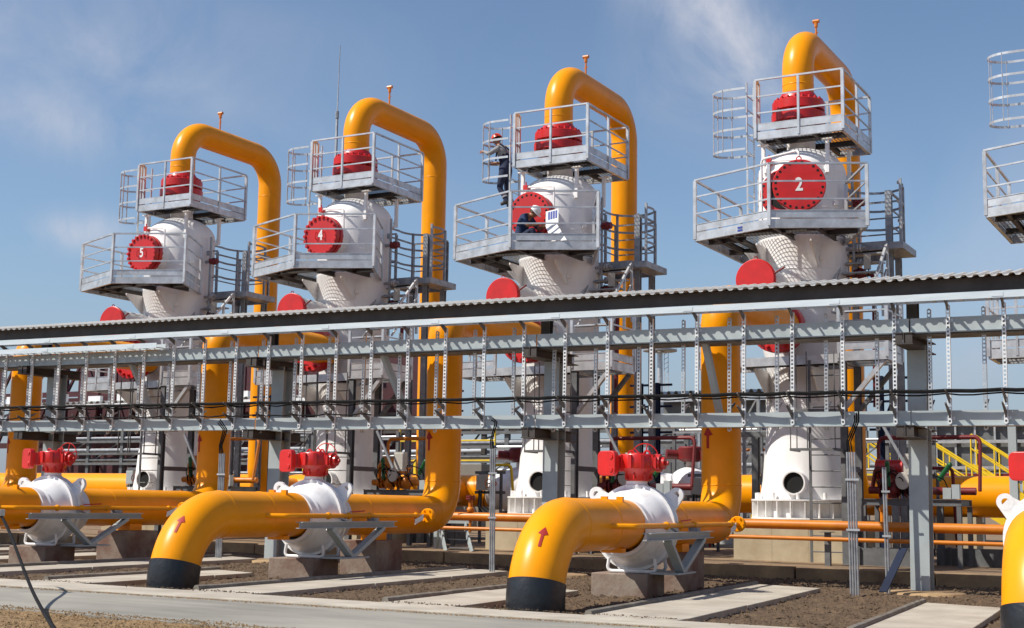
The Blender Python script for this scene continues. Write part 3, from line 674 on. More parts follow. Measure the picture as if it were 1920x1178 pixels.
LP = [(-1.663, -1.80), (.113, -2.53), (1.79, -1.78), (.95, -.20), (-.2, 1.0), (-1.663, 1.0)]
def make_tower():
    t = empty('separator_tower', (0, TY, 0))
    # vessel: skirt, shell, dome, top neck as one body
    pr = [(.925, 1.375), (.86, 1.75), (.805, 2.42), (.785, 2.52), (.78, 2.56), (.78, 4.15), (.79, 4.25), (.885, 4.62), (.90, 4.70), (.90, 8.00)]
    pr += [(.90 * cos(a), 8.00 + .58 * sin(a)) for a in [radians(d) for d in (8, 16, 24, 32, 40, 48, 56, 64, 70)]] + [(.29, 8.56), (.29, 9.14)]
    b = MB(); b.lathe(pr, seg=64)
    ves = b.build('vessel', WHT, t, smooth=28)
    b = MB()
    for z, r in ((4.70, .90), (5.95, .90), (7.20, .90), (7.98, .90), (3.3, .78)): b.lathe([(r + .0005, z - .012), (r + .006, z - .004), (r + .006, z + .004), (r + .0005, z + .012)], seg=64)
    split(b, 'weld_seam', WHT, ves)
    b = MB(); b.lathe([(.80, .985), (1.09, .985), (1.09, 1.015), (.95, 1.015)], seg=48); b.lathe([(.93, 1.34), (1.09, 1.34), (1.09, 1.372), (.90, 1.374)], seg=48); b.lathe([(.925, 1.0), (.925, 1.36)], seg=48)
    ring = b.build('base_ring', WHT, t, smooth=30)
    for i in range(24):
        a = 2 * pi * i / 24; d = Vector((cos(a), sin(a), 0)); MB().plate([d * .926 + Vector((0, 0, 1.016)), d * 1.08 + Vector((0, 0, 1.016)), d * 1.08 + Vector((0, 0, 1.339)), d * .926 + Vector((0, 0, 1.339))], (-sin(a), cos(a), 0), .02).build('gusset', WHT, ring, smooth=0)
    for i in range(12):
        a = 2 * pi * (i + .25) / 12; MB().tube([(1.0 * cos(a), 1.0 * sin(a), 1.375), (1.0 * cos(a), 1.0 * sin(a), 1.50)], .035, 8).build('anchor_bolt', WHT, ring)
    # skirt access hole
    b = MB(); b.lathe([(.235, 0), (.235, -.34), (.205, -.34), (.205, .0)], (.05, -.68, 1.69), (0, 1, 0), 32); h = b.build('access_sleeve', WHT, t, smooth=40)
    b = MB(); b.disc((.05, -.97, 1.69), (0, 1, 0), .206, .01, 32, .001); b.build('opening', HOLE, h)
    # top nozzle flange under the loop
    b = MB(); flange_pair(b, (-.05, 0, 9.14), (0, 0, 1), .56, .20, .045, 20, .475); b.build('top_flange', RED, t, smooth=30)
    b = MB(); b.lathe([(.34, 0), (.42, .05), (.42, .08), (.34, .2)], (-.05, 0, 9.58), (0, 0, 1), 32); b.build('hub', RED, t)
    # inlet nozzle towards the yellow pipe
    b = MB(); b.tube([(-.1, -.5, 4.71), (-.1, -1.08, 4.71)], .335, 32); b.build('inlet_nozzle', GRYD, t)
    b = MB(); flange_pair(b, (-.1, -1.55, 4.71), (0, 1, 0), .52, .16, .03, 16, .43); b.build('inlet_flange', RED, t, smooth=30)
    # quick closure on a stub to the left
    b = MB(); b.tube([(-.36, -.35, 5.59), (-.36, -1.90, 5.59)], .33, 28); b.build('closure_neck', WHT, t)
    b = MB(); b.disc((-.36, -2.0, 5.59), (0, 1, 0), .385, .13, 40, .01); b.lathe([(.385, .02), (.40, .03), (.40, .09), (.385, .10)], (-.36, -2.0, 5.59), (0, 1, 0), 40); cl = b.build('closure_lid', RED, t)
    b = MB(); b.tube([(.0, -1.96, 5.67), (.24, -2.02, 5.78)], .018, 8); b.build('lever', REDD, cl)
    b = MB(); b.tube([(-.36 + .04 * cos(a), -1.94, 6.00 + .04 * sin(a)) for a in [2 * pi * i / 10 for i in range(10)]], .01, 6, closed=True); b.build('lifting_eye', RED, cl)
    # manway neck
    b = MB(); b.lathe([(.40, -.62), (.40, -1.16)], (0, 0, 7.42), (0, 1, 0), 36) if False else b.tube([(0, -.6, 7.42), (0, -1.17, 7.42)], .40, 36); b.build('manway_neck', WHT, t)
    b = MB(); b.disc((0, -1.27, 7.42), (0, 1, 0), .485, .11, 40, .01); b.build('manway_flange', RED, t)
    for a, z in ((50, 8.02), (62, 7.3), (40, 6.15), (-35, 8.02)):
        a = radians(a); d = Vector((sin(a), -cos(a), 0)); MB().bar(d * .895 + Vector((0, 0, z)), d * .955 + Vector((0, 0, z)), .10, .09).build('lug', WHT, t, smooth=0)
    a = radians(22); d = Vector((sin(a), -cos(a), 0)); MB().bar(d * .90 + Vector((0, 0, 5.6)), d * .925 + Vector((0, 0, 5.6)), .26, .18).build('nameplate', GALD, t, smooth=0)
    # small relief line over the manway
    b = MB(); b.tube(fillet([(-.42, -.80, 7.95), (-.42, -.85, 8.20), (.34, -.98, 8.12), (.36, -.98, 7.35)], .07, 5), .022, 8); b.build('relief_line', WHT, t)
    b = MB(); b.box(-.47, -.37, -.9, -.78, 8.12, 8.24); b.tube([(-.42, -.85, 8.2), (-.42, -.85, 8.32)], .015, 6); b.build('relief_valve', RED, t)
    # carrying posts of the upper platform
    for x, y in ((.72, -.62), (.86, .5), (-.60, -.66), (-.62, .66)):
        b = MB(); b.box(x - .035, x + .035, y - .035, y + .035, 7.90, 8.58); b.box(x - .11, x + .11, y - .06, y + .06, 8.581, 8.60); b.plate([(x - .03, y, 7.9), (x - .09, y, 8.0), (x - .03, y, 8.1)], (0, 1, 0), .02); b.bar((x, y, 7.95), (x * .80, y * .80, 7.82), .07, .05); b.build('support_post', WHT, t, smooth=0)
    # ---- upper platform
    J = [((-.64, y), (1.11, y)) for y in (-.35, .38)] + [((x, -.93), (x, -.40)) for x in (-.3, .5)] + [((x, .43), (x, 1.17)) for x in (-.3, .5)]
    d = deck(t, 'upper_platform', UP, 8.80, .16, (-.05, 0, .34), J)
    railing(d, [(-.667, .5), (-.667, 1.2), (1.14, 1.2), (1.14, -.96), (-.667, -.96), (-.667, -.75)], 8.80, 9.90)
    # ---- lower platform round the manway
    J = [((-1.6, -1.2), (-.80, -1.2)), ((.8, -1.2), (1.45, -1.2)), ((-.95, -2.05), (-.95, .95)), ((-1.3, -1.9), (-1.3, .95)), ((-1.62, .1), (-.95, .1)), ((.85, -2.1), (.85, -.55)), ((.113, -2.48), (.113, -.95)), ((-1.6, -1.75), (1.7, -1.75))]
    d = deck(t, 'lower_platform', LP, 6.635, .17, (0, 0, .93), J)
    railing(d, [(-1.663, .98), (-1.663, -.40), (-1.663, -1.80), (.113, -2.53), (1.79, -1.78), (1.0, -.30)], 6.635, 7.715, 0)
    for x in (-.55, .55):
        b = MB(); b.plate([(x, -.70, 6.43), (x, -1.32, 6.43), (x, -1.32, 6.38), (x * .98, -.73, 5.95)], (1, 0, 0), .03); b.build('bracket', WHT, t, smooth=0)
    for x in (-1,):
        b = MB(); b.plate([(x * .85, -.2, 6.43), (x * 1.12, -.4, 6.43), (x * .87, -.24, 6.12)], (.4, -.9 * x, 0), .03); b.build('bracket', WHT, t, smooth=0)
    # ---- ladder and cage from the lower to the upper platform
    ladder(t, 'ladder', -.97, -.60, -.16, 6.515, 10.0)
    cage(t, -.98, -.60, -.16, .80, (8.56, 9.0, 9.43, 9.86))
    # ---- service platform behind the rack
    SP = [(-1.75, -1.45), (1.16, -1.75), (1.16, -.50), (-1.75, -.4)]
    d = deck(t, 'service_platform', SP, 4.10, .17, (0, 0, .83), [((-1.7, -1.0), (1.1, -1.0)), ((-.9, -1.5), (-.9, -.5)), ((.5, -1.6), (.5, -.8))])
    railing(d, [(-1.75, -.4), (-1.75, -1.45), (-.75, -1.55)], 4.10, 5.2, 1)
    d = deck(t, 'side_landing', [(1.17, -1.78), (2.10, -1.78), (2.10, -.60), (1.17, -.60)], 4.14, .18, None, [((1.2, -1.2), (2.08, -1.2))])
    railing(d, [(1.20, -1.78), (2.10, -1.78), (2.10, -.60)], 4.14, 5.25, 0)
    for y in (-1.70, -.68):
        MB().bar((2.02, y, 3.95), (1.22, y, 3.02), .10, .08).build('strut', GALV if y < -1 else GRYD, t, smooth=0)
    for x in (-.6, .55):
        b = MB(); b.plate([(x, -.5, 3.92), (x, -1.35, 3.92), (x, -1.35, 3.85), (x * .9, -.55, 3.25)], (1, 0, 0), .03); b.build('bracket', WHT, t, smooth=0)
    # frame legs beside the vessel
    for x, y in ((1.25, -1.70), (1.25, -.66)):
        MB().hbeam((x, y, .17), (x, y, 3.95), .12, .12, .01, .012, up=(0, 1, 0)).build('frame_leg', GRYD, t, smooth=0)
    MB().bar((1.25, -1.62, 1.95), (1.25, -.74, 1.95), .08, .10).build('frame_tie', GRYD, t, smooth=0)
    # foot ladder with the lower end of its square cage
    ladder(t, 'foot_ladder', -1.72, .60, 1.24, .20, 4.0, 'x', GRYD)
    b = MB()
    for z in (2.28, 3.0): b.bar((.40, -1.74, z), (.40, -2.30, z), .04, .05); b.bar((1.24, -1.74, z), (1.24, -2.30, z), .04, .05); b.bar((.40, -2.3, z), (1.24, -2.3, z), .04, .05)
    for x, y in ((.40, -2.3), (.72, -2.3), (1.24, -2.3), (.40, -1.9), (1.24, -1.9)): b.bar((x, y, 2.26), (x, y, 4.1), .03, .012, (1, 0, 0))
    b.build('ladder_guard', GRYD, t, smooth=0)
    return t
def add_cover(t, num):
    if num in ('4', '5', '1', '3x'):
        b = MB(); b.disc((0, -1.42, 7.42), (0, 1, 0), .475, .13, 44, .012); c = b.build('manway_cover', RED, t, smooth=30)
        for i in range(22):
            a = 2 * pi * i / 22; MB().tube([(.445 * cos(a), -1.46, 7.42 + .445 * sin(a)), (.445 * cos(a), -1.13, 7.42 + .445 * sin(a))], .024, 6).tube([(.445 * cos(a), -1.455, 7.42 + .445 * sin(a)), (.445 * cos(a), -1.421, 7.42 + .445 * sin(a))], .042, 6).build('stud', RED, c)
        for x in (-.11, .11):
            b = MB(); b.tube(fillet([(x, -1.42, 7.34), (x, -1.47, 7.34), (x, -1.47, 7.50), (x, -1.42, 7.50)], .02, 3), .009, 6); b.build('handle', RED, c)
        if num in '45': number_mesh(num, .34, c, (-.0, -1.4225, 7.42), PAPER)
    elif num == '2':
        b = MB(); b.disc((0, -1.285, 7.42), (0, 1, 0), .33, .012, 32, .002); b.build('manway_opening', HOLE, t)
        b = MB(); b.disc((0, 0, 0), (0, 1, 0), .51, .11, 48, .012); c = b.build('manway_cover', RED, t, smooth=30); c['label'] = 'open red manway cover with white number 2'
        for i in range(24):
            a = 2 * pi * (i + .5) / 24; MB().disc((.45 * cos(a), -.003, .45 * sin(a)), (0, 1, 0), .028, .003, 10, .001).build('bolt_hole', HOLE, c)
        number_mesh('2', .36, c, (0, -.004, 0), PAPER)
        c.location = (.50, -1.86, 7.40); c.rotation_euler = (0, 0, radians(15))
        b = MB(); b.tube([(.045 * cos(a), .05, .53 + .045 * sin(a)) for a in [2 * pi * i / 12 for i in range(12)]], .012, 6, closed=True); b.build('lifting_eye', RED, c); b = MB(); b.tube(fillet([(-.75, .65, -.55), (-.75, .65, .70), (.0, .05, .70), (0, .05, .58)], .08, 5), .022, 8); b.build('davit_arm', WHT, c)
        for i in range(24):
            a = 2 * pi * (i + .5) / 24; MB().disc((.435 * cos(a), -1.273, 7.42 + .435 * sin(a)), (0, 1, 0), .026, .003, 10, .001).build('bolt_hole', HOLE, t)
    else:
        b = MB(); b.disc((.0, -1.50, 7.42), (0, 1, 0), .50, .13, 48, .012); c = b.build('manway_cover', RED, t, smooth=30)
        for i in range(24):
            a = 2 * pi * (i + .5) / 24; MB().disc((.43 * cos(a), -1.503, 7.42 + .43 * sin(a)), (0, 1, 0), .028, .003, 10, .001).build('bolt_hole', HOLE, c)
tower0 = make_tower()
TW = [(-2, '5', 'white tower with red cover numbered 5, farthest left'), (-1, '4', 'white tower with red cover numbered 4, second from the left'),
      (0, '3', 'white tower with two workers on its platforms and an unnumbered red cover'), (1, '2', 'white tower with open red cover numbered 2, right of centre'),
      (2, '1', 'white tower cut off by the right edge, only its left platforms in view')]
for i, (k, num, lab) in enumerate(TW):
    t = tower0 if i == 0 else copy_tree(tower0)
    t.location = (5.6 * k, TY, 0); tag(t, lab, 'separator tower', 'white separator towers in a row')
    TW[i] = (k, num, lab, t)
for k, num, lab, t in TW: add_cover(t, num)
for k, num, lab, t in TW:
    if num == '2':                                               # small blue stickers on the platform edge of tower 2
        for j in range(2): MB().box(-.0, .12, -.0015, .0015, 0, .035).build('sticker', INKB, t, smooth=0, loc=None).matrix_basis = Matrix.Translation((-.62, -2.245, 6.50 + j * .055)) @ Matrix.Rotation(-.39, 4, 'Z')
# pedestals
def pedestal(x, lab):
    z0 = tilt(x)
    b = MB(); b.box(-1.12, 1.12, -1.18, 1.18, z0, .92); b.box(-1.16, 1.16, -1.22, 1.22, .925, .98)
    for q in (-.35, .38): b.box(q - .006, q + .006, -1.184, -1.1805, z0, .915)
    o = bevel(b.build('concrete_pedestal', PEDC, smooth=0), .012); o.location = (x, TY, 0); tag(o, lab, 'pedestal', 'concrete pedestals under the towers')
WHT_ = ['under the tower numbered 5', 'under the tower numbered 4', 'under the tower with the two workers', 'under the tower numbered 2', 'under the tower at the right edge']
for (k, num, lab, t), w in zip(TW, WHT_): pedestal(5.6 * k, 'beige concrete pedestal ' + w)
# overhead loops
def loop(x, lab):
    e = tag(empty('loop_pipe', (x - .05, TY, 0)), lab, 'pipe', 'yellow overhead loop pipes')
    p = fillet([(0, 0, 9.585), (0, 0, 11.02), (.0, 3.7, 11.02), (0, 3.7, 1.55), (0, 5.4, 1.55)], [.80, .80, .6], 16)
    MB().tube(p, .325, 40).build('pipe', YEL, e, smooth=50)
    w = MB()
    for z in (9.95,): w.lathe([(.326, -.012), (.331, -.004), (.331, .004), (.326, .012)], (0, 0, z), (0, 0, 1), 40)
    for z in (9.9, 6.2): w.lathe([(.326, -.012), (.331, -.004), (.331, .004), (.326, .012)], (0, 3.7, z), (0, 0, 1), 40)
    split(w, 'weld_seam', YEL, e)
    b = MB(); b.tube([(0, 1.42, 11.33), (0, 1.42, 11.72)], .022, 8); b.tube([(0, 1.42, 11.70), (0, 1.42, 11.80)], .04, 8); b.tube([(-.07, 1.42, 11.83), (.07, 1.42, 11.83)], .045, 8); b.tube([(-.05, 1.42, 11.55), (.05, 1.42, 11.58)], .01, 6); b.build('vent', YELD, e)
LL = ['above the tower numbered 5', 'above the tower numbered 4', 'above the tower with the two workers', 'above the tower numbered 2', 'above the tower at the right edge']
for (k, num, lab, t), w in zip(TW, LL): loop(5.6 * k, 'yellow loop pipe ' + w)

# ================================================================== SERVICE GANTRIES behind the towers (caged ladder, landing, stair rails, gauges)
def gantry():
    e = empty('service_gantry', (0, 0, 0)); Z = 6.60
    P = [(.62, 27.95), (1.62, 27.95), (1.62, 29.3), (.62, 29.3)]
    d = deck(e, 'landing', P, Z, .17, None, [((.65, 28.5), (1.6, 28.5))], GALD)
    railing(d, [(1.62, 29.3), (.62, 29.3), (.62, 27.95), (.98, 27.95)], Z, 7.70, 0, False, .04, GALD)
    railing(d, [(1.62, 28.45), (1.62, 29.3)], Z, 7.70, 0, False, .04, GALD)
    for x in (.66, 1.58): MB().hbeam((x, 29.2, .17), (x, 29.2, Z - .17), .12, .12, .01, .012, up=(0, 1, 0)).build('leg', GALD, e, smooth=0)
    MB().hbeam((1.60, 28.35, .17), (1.60, 28.35, 7.72), .13, .12, .01, .012, up=(0, 1, 0)).build('leg', GALD, e, smooth=0)
    for z in (7.88, 7.48, 7.08):
        pts = [(.72, 27.98, z)] + [(1.27 + .56 * cos(a), 28.62 + .60 * sin(a), z) for a in [radians(d) for d in range(200, -31, -15)]] + [(1.90, 28.1, z - .02)]
        b = MB()
        for i in range(len(pts) - 1): b.bar(pts[i], pts[i + 1], .012, .05)
        b.build('curved_rail', GALD, e, smooth=0)
    for x, y in ((.72, 27.98), (.82, 28.95), (1.76, 28.95), (1.90, 28.1)): MB().box(x - .025, x + .025, y - .025, y + .025, 6.5, 7.9).build('rail_post', GALD, e, smooth=0)
    MB().box(1.60, 1.95, 28.0, 29.2, 6.44, 6.58).build('landing_edge', GALD, e, smooth=0)
    # stair rails below the landing
    for x in (.86, 1.66):
        MB().bar((x, 27.85, 6.52), (x - .05, 26.9, 5.55), .05, .05).build('stair_rail', GALV, e, smooth=0); MB().bar((x, 27.85, 6.52), (x + .02, 27.85, 5.2), .05, .05).build('stair_post', GALV, e, smooth=0)
        MB().bar((x - .02, 27.5, 6.17), (x - .02, 27.5, 5.0), .05, .05).build('stair_post', GALV, e, smooth=0); MB().bar((x, 27.85, 6.05), (x - .05, 26.9, 5.05), .035, .035).build('stair_rail', GALV, e, smooth=0)
    for i in range(9):
        MB().box(.88, 1.66, 27.9 - i * .2 - .22, 27.9 - i * .2, 6.3 - i * .22, 6.33 - i * .22).build('tread', GALD, e, smooth=0)
    # level gauge and small red valves on the vessel side
    b = MB(); b.tube([(1.05, 27.6, 5.5), (1.05, 27.6, 8.0)], .03, 8); b.tube([(.86, 27.6, 7.35), (1.22, 27.6, 7.35)], .04, 8); b.tube([(.86, 27.6, 6.42), (1.3, 27.6, 6.42)], .035, 8); b.tube([(.86, 27.6, 6.12), (1.3, 27.6, 6.12)], .03, 8); b.box(1.0, 1.1, 27.5, 27.54, 7.5, 7.62); b.build('level_gauge', GALD, e)
    for z, r in ((7.35, .075), (5.88, .11)):
        b = MB(); b.tube([(1.06, 27.6, z), (1.28, 27.6, z)], r, 14); b.tube([(1.17, 27.6, z), (1.17, 27.42, z + .02)], .03, 8); b.ball((1.17, 27.6, z), r * 1.25, 12, 8); b.build('gate_valve', REDD, e)
    b = MB(); b.tube(fillet([(.86, 27.6, 5.88), (1.45, 27.6, 5.88), (1.45, 27.5, 3.2)], .12, 5), .045, 10); b.build('drain_line', REDD, e)
    for z in (6.42, 6.12): b = MB(); b.disc((1.13, 27.6, z), (1, 0, 0), .08, .03, 14, .004); b.disc((1.18, 27.6, z), (1, 0, 0), .08, .03, 14, .004); b.build('small_flange', GALV, e)
    b = MB(); b.box(1.30, 1.42, 27.4, 27.5, 5.95, 6.25); b.build('junction_box', BOXG, e, smooth=0)
    b = MB(); b.tube(fillet([(1.2, 27.42, 6.0), (1.1, 27.35, 5.7), (1.35, 27.35, 5.55), (1.4, 27.4, 5.95)], .08, 5), .012, 6); b.build('cable', BLK, e)
    # lower landing with cross bracing, seen under the rack
    for x, y in ((.95, 30.0), (1.38, 30.0)): MB().hbeam((x, y, .17), (x, y, 4.05), .12, .12, .01, .012, up=(0, 1, 0)).build('leg', BLUD, e, smooth=0)
    for z in (2.9, 3.5, 4.0): MB().bar((.70, 30.0, z), (1.75, 30.0, z), .05, .05).build('tie', BLUD, e, smooth=0)
    MB().bar((.95, 30.0, 2.9), (1.38, 30.0, 4.0), .04, .04).build('tie', BLUD, e, smooth=0)
    return e
G0 = gantry()
WN = ['tower numbered 5', 'tower numbered 4', 'tower with two workers', 'tower numbered 2', 'tower at the right edge']
for i, k in enumerate((-2, -1, 0, 1)):
    g = G0 if i == 0 else copy_tree(G0); g.location = (5.6 * k, 0, 0); tag(g, 'grey caged ladder landing with stair rails, right of the ' + WN[i], 'service gantry', 'service gantries beside the towers')

# ================================================================== ORANGE MANIFOLD along the terrace
def longpipe(name, pts, r, m, label, cat='pipe', group=None, seg=20):
    o = MB().tube(pts, r, seg).build(name, m); tag(o, label, cat, group); return o
man = longpipe('manifold_pipe', [(-34, 25.2, tilt(-28) + .90 - .01), (-10, 25.2, .98), (14, 25.2, .86)], .088, YELD, 'dull orange pipe running level along the foot of the tower pedestals')
longpipe('drain_pipe', [(-34, 25.05, .95), (-10, 25.05, .74), (14, 25.05, .615)], .038, YELD, 'thinner orange pipe running below the dull orange manifold', seg=12)
for k, w in zip((-2, -1, 0, 1), WN):
    x = 5.6 * k - .80; z = .90 - .005 * (x + 0)
    e = tag(empty('drain_valve', (x, 25.2, z)), 'small red topped valve standing on the orange manifold before the ' + w, 'valve', 'small valves on the manifold')
    b = MB(); b.tube([(0, 0, -.02), (0, 0, .40)], .045, 10); b.ball((0, 0, .16), .085, 12, 8); b.tube([(0, -.0, -.28), (0, 0, -.02)], .03, 8); b.build('body', YELD, e)
    b = MB(); b.disc((0, 0, .38), (0, 0, 1), .10, .03, 16, .004); b.disc((0, 0, .425), (0, 0, 1), .10, .03, 16, .004)
    for a in range(6): b.tube([(.075 * cos(a * pi / 3), .075 * sin(a * pi / 3), .36), (.075 * cos(a * pi / 3), .075 * sin(a * pi / 3), .475)], .013, 6)
    b.build('flange', REDD, e); MB().bar((0, -.06, .16), (-.30, -.12, .15), .02, .012).build('lever', REDD, e, smooth=0)
    for xx in (1.9, 3.6):
        s_ = tag(empty('pipe_stand', (x + xx, 25.2, 0)), ('left' if xx < 3 else 'right') + ' grey stand under the orange manifold beside the ' + w, 'pipe stand', 'stands under the manifold')
        MB().box(-.05, .05, -.05, .05, tilt(x) + .1, z - .095 - .005 * xx).build('post', GRYD, s_, smooth=0); MB().box(-.10, .10, -.2, .12, z - .094 - .005 * xx, z - .082 - .005 * xx).build('saddle', GRYD, s_, smooth=0)

# ================================================================== VALVE SKIDS beside the towers
def skid(seed, bred):
    random.seed(seed)
    e = empty('valve_skid')
    b = MB()
    b.hbeam((0, 0, 1.33), (2.25, 0, 1.33), .08, .12, .008, .01); b.hbeam((0, 1.0, 1.33), (2.25, 1.0, 1.33), .08, .12, .008, .01)
    for x in (.04, 1.1, 2.2): b.hbeam((x, .045, 1.33), (x, .955, 1.33), .08, .12, .008, .01)
    b.build('frame', GRYD, e, smooth=0)
    for x in (.05, 1.55, 2.2):
        for y in (0, 1.0): MB().hbeam((x, y, .17), (x, y, 1.265), .10, .10, .008, .01, up=(0, 1, 0)).build('leg', GRYD, e, smooth=0)
    m1, m2 = (RED, REDD) if bred else (YELD, YELD)
    b = MB(); b.tube(fillet([(.1, .25, 1.55), (1.5, .25, 1.55), (1.5, .8, 1.55), (2.4, .8, 1.55)], .15, 5), .07, 12)
    for x in (.35, .45, .95, 1.05): b.disc((x, .25, 1.55), (1, 0, 0), .14, .035, 18, .005)
    b.tube(fillet([(.7, .25, 1.55), (.7, .25, 1.95), (.25, .3, 1.95), (.1, .5, 1.6)], .10, 5), .05, 10)
    b.build('pipework', m2, e)
    for x in (.7, 1.25):
        b = MB(); b.ball((x, .22, 1.56), .16, 14, 10); b.tube([(x, .22, 1.6), (x, .22, 1.85)], .05, 10); b.disc((x, .22, 1.84), (0, 0, 1), .12, .05, 16); b.build('valve_body', m2, e)
    b = MB(); b.tube([(.25, .55, 1.95), (.80, .55, 1.95)], .18, 18); b.disc((.2, .55, 1.95), (1, 0, 0), .20, .06, 18); b.disc((.79, .55, 1.95), (1, 0, 0), .20, .06, 18); b.tube([(.5, .55, 1.4), (.5, .55, 1.9)], .06, 10); b.build('actuator', m1, e)
    b = MB(); b.box(.98, 1.30, .0, .16, 1.80, 2.22); b.box(1.0, 1.28, -.012, -.002, 1.83, 2.19); bx = bevel(b.build('control_box', BOXG, e, smooth=0), .02)
    b = MB(); b.disc((.95, -.02, 1.72), (0, 1, 0), .16, .06, 20, .01); b.build('gauge', BOXG, e)
    b = MB(); b.tube([(.62, .05, 1.62), (.60, .02, 2.02)], .05, 10); b.ball((.60, .02, 2.04), .06, 10, 6); b.build('pump_handle', GREEN, e); b = MB(); b.tube([(1.75, .1, 1.75), (2.0, .0, 2.0)], .05, 10); b.ball((2.02, 0, 2.01), .055, 10, 6); b.build('pump_handle', GREEN, e)
    for i in range(9):
        x0 = random.uniform(.5, 1.4); x1 = x0 + random.uniform(-.3, .6); b = MB()
        b.tube(fillet([(x0, random.uniform(0, .3), 1.5), (x0 + random.uniform(-.1, .1), -.05, random.uniform(1.75, 2.1)), (x1, .0, random.uniform(1.6, 1.95)), (x1 + .1, .2, 1.45)], .09, 4), .013, 6); b.build('hose', BLK, e)
    b = MB(); b.tube(fillet([(.2, .7, 1.5), (.2, .7, 2.55), (2.55, .7, 2.55), (2.55, .5, 1.55)], .14, 5), .042, 10); b.build('vent_pipe', REDD if bred else YELD, e)
    b = MB(); b.box(1.85, 2.03, -.02, .1, 1.40, 1.60); split(b, 'instrument_case', GRY, e, 0); b = MB(); b.box(2.05, 2.22, -.03, .1, 1.40, 1.66); split(b, 'instrument_case', GRY, e, 0)
    b = MB(); b.tube(fillet([(.55, -.2, 1.15), (.55, -.2, .85)], .1), .07, 10); b.ball((.55, -.2, 1.2), .09, 12, 8); b.build('drop_pipe', YELD, e); b = MB(); b.tube([(1.2, -.1, 1.2), (1.2, -.1, .85)], .05, 10); b.build('drop_pipe', YELD, e)
    return e
for i, (k, red) in enumerate(((-2, 0), (-1, 0), (0, 1), (1, 1))):
    s = skid(20 + i, red); s.scale = (.80, 1, 1); s.location = (5.6 * k + 1.50, 26.1, tilt(5.6 * k)); tag(s, ('valve skid with red actuator, hoses and grey box right of the ' if red else 'valve skid with orange pipework, hoses and grey box right of the ') + WN[i], 'valve skid', 'valve skids between the towers')
# rail braces dropping from the rack to the skids
for k, w in zip((-2, -1, 0, 1), WN):
    x = 5.6 * k
    o = MB().bar((x + 1.95, 25.9, 2.78), (x + 2.40, 25.9, 1.95), .045, .05).build('slotted_rail', GALD, smooth=0); tag(o, 'slanting grey rail reaching down to the skid by the ' + w, 'rail', 'slanting rails above the skids')

# ================================================================== BACKGROUND
hd = tag(empty('header_pipe', (0, 33.2, 0)), 'long thick yellow header pipe lying behind the row of towers', 'pipe')
MB().tube([(-45, 0, 1.62), (-4.75, 0, 1.55)], .43, 36).build('pipe', YEL, hd)
MB().tube([(-3.05, 0, 1.55), (.2, 0, 1.54)], .43, 36).build('pipe', YEL, hd)
MB().tube([(1.8, 0, 1.54), (8.75, 0, 1.52)], .47, 36).build('pipe', YEL, hd)
MB().lathe([(.0, 0), (.44, .001), (.47, .05), (.47, .12)], (8.78, 0, 1.52), (-1, 0, 0), 36).build('end_cap', YEL, hd)
for x, lab in ((-3.9, 'white ball valve in the yellow header behind the conduits left of centre'), (.97, 'white ball valve in the yellow header right of the tower with two workers')):
    v = tag(empty('ball_valve', (x, 33.0, 0)), lab, 'valve', 'white ball valves in the header')
    b = MB(); b.lathe([(.44, -.85), (.5, -.8), (.5, -.7)] + [(.66 * cos(a), .66 * sin(a)) for a in [radians(d) for d in range(-44, 45, 8)]] + [(.5, .7), (.5, .8), (.44, .85)], (0, .2, 1.55), (1, 0, 0), 36); b.tube([(0, .2, 2.1), (0, .2, 2.36)], .12, 14); b.build('body', WHV, v)
    b = MB(); b.lathe([(0, 0), (.2, 0), (.32, .06), (.32, .34), (.28, .38), (0, .38)], (0, .2, 2.33), (0, 0, 1), 20); b.tube([(-.2, .2, 2.5), (-.56, -.05, 2.52)], .12, 12); b.box(.15, .42, .05, .4, 2.36, 2.62); b.tube([(.1, .2, 2.7), (.1, .2, 3.0)], .02, 6); b.build('gearbox', REDD, v)
    for xx in (-.4, .4): MB().box(xx - .08, xx + .08, -.1, .5, tilt(x) + .1, 1.02).build('foot', GRYD, v, smooth=0)
for i, (x, lab) in enumerate(((7.5, 'pale concrete block under the header end near the right edge'), (4.2, 'concrete block under the header behind the big grey column'), (-7.5, 'concrete block under the header left of centre'), (-14.5, 'concrete block under the header at the far left'))):
    o = MB().box(x - .45, x + .45, 32.8, 33.6, .1, 1.06).build('concrete_block', PEDC, smooth=0); tag(o, lab, 'concrete block', 'concrete blocks under the header')
def fence_rail(name, pts, z0, z1, m, label, cat, group=None, posts=1.2, rails=(1, .5)):
    e = tag(empty(name, (0, 0, 0)), label, cat, group); k = 0
    for i in range(len(pts) - 1):
        p = Vector(pts[i]); q = Vector(pts[i + 1]); 
        for f in rails: MB().tube([p + Vector((0, 0, (z1 - z0) * f)), q + Vector((0, 0, (z1 - z0) * f))], .03, 6).build('rail', m, e)
        n = max(1, int((q - p).length / posts))
        for j in range(n + 1):
            c = p.lerp(q, j / n); MB().tube([c, c + Vector((0, 0, z1 - z0))], .03, 6).build('post', m, e)
    return e
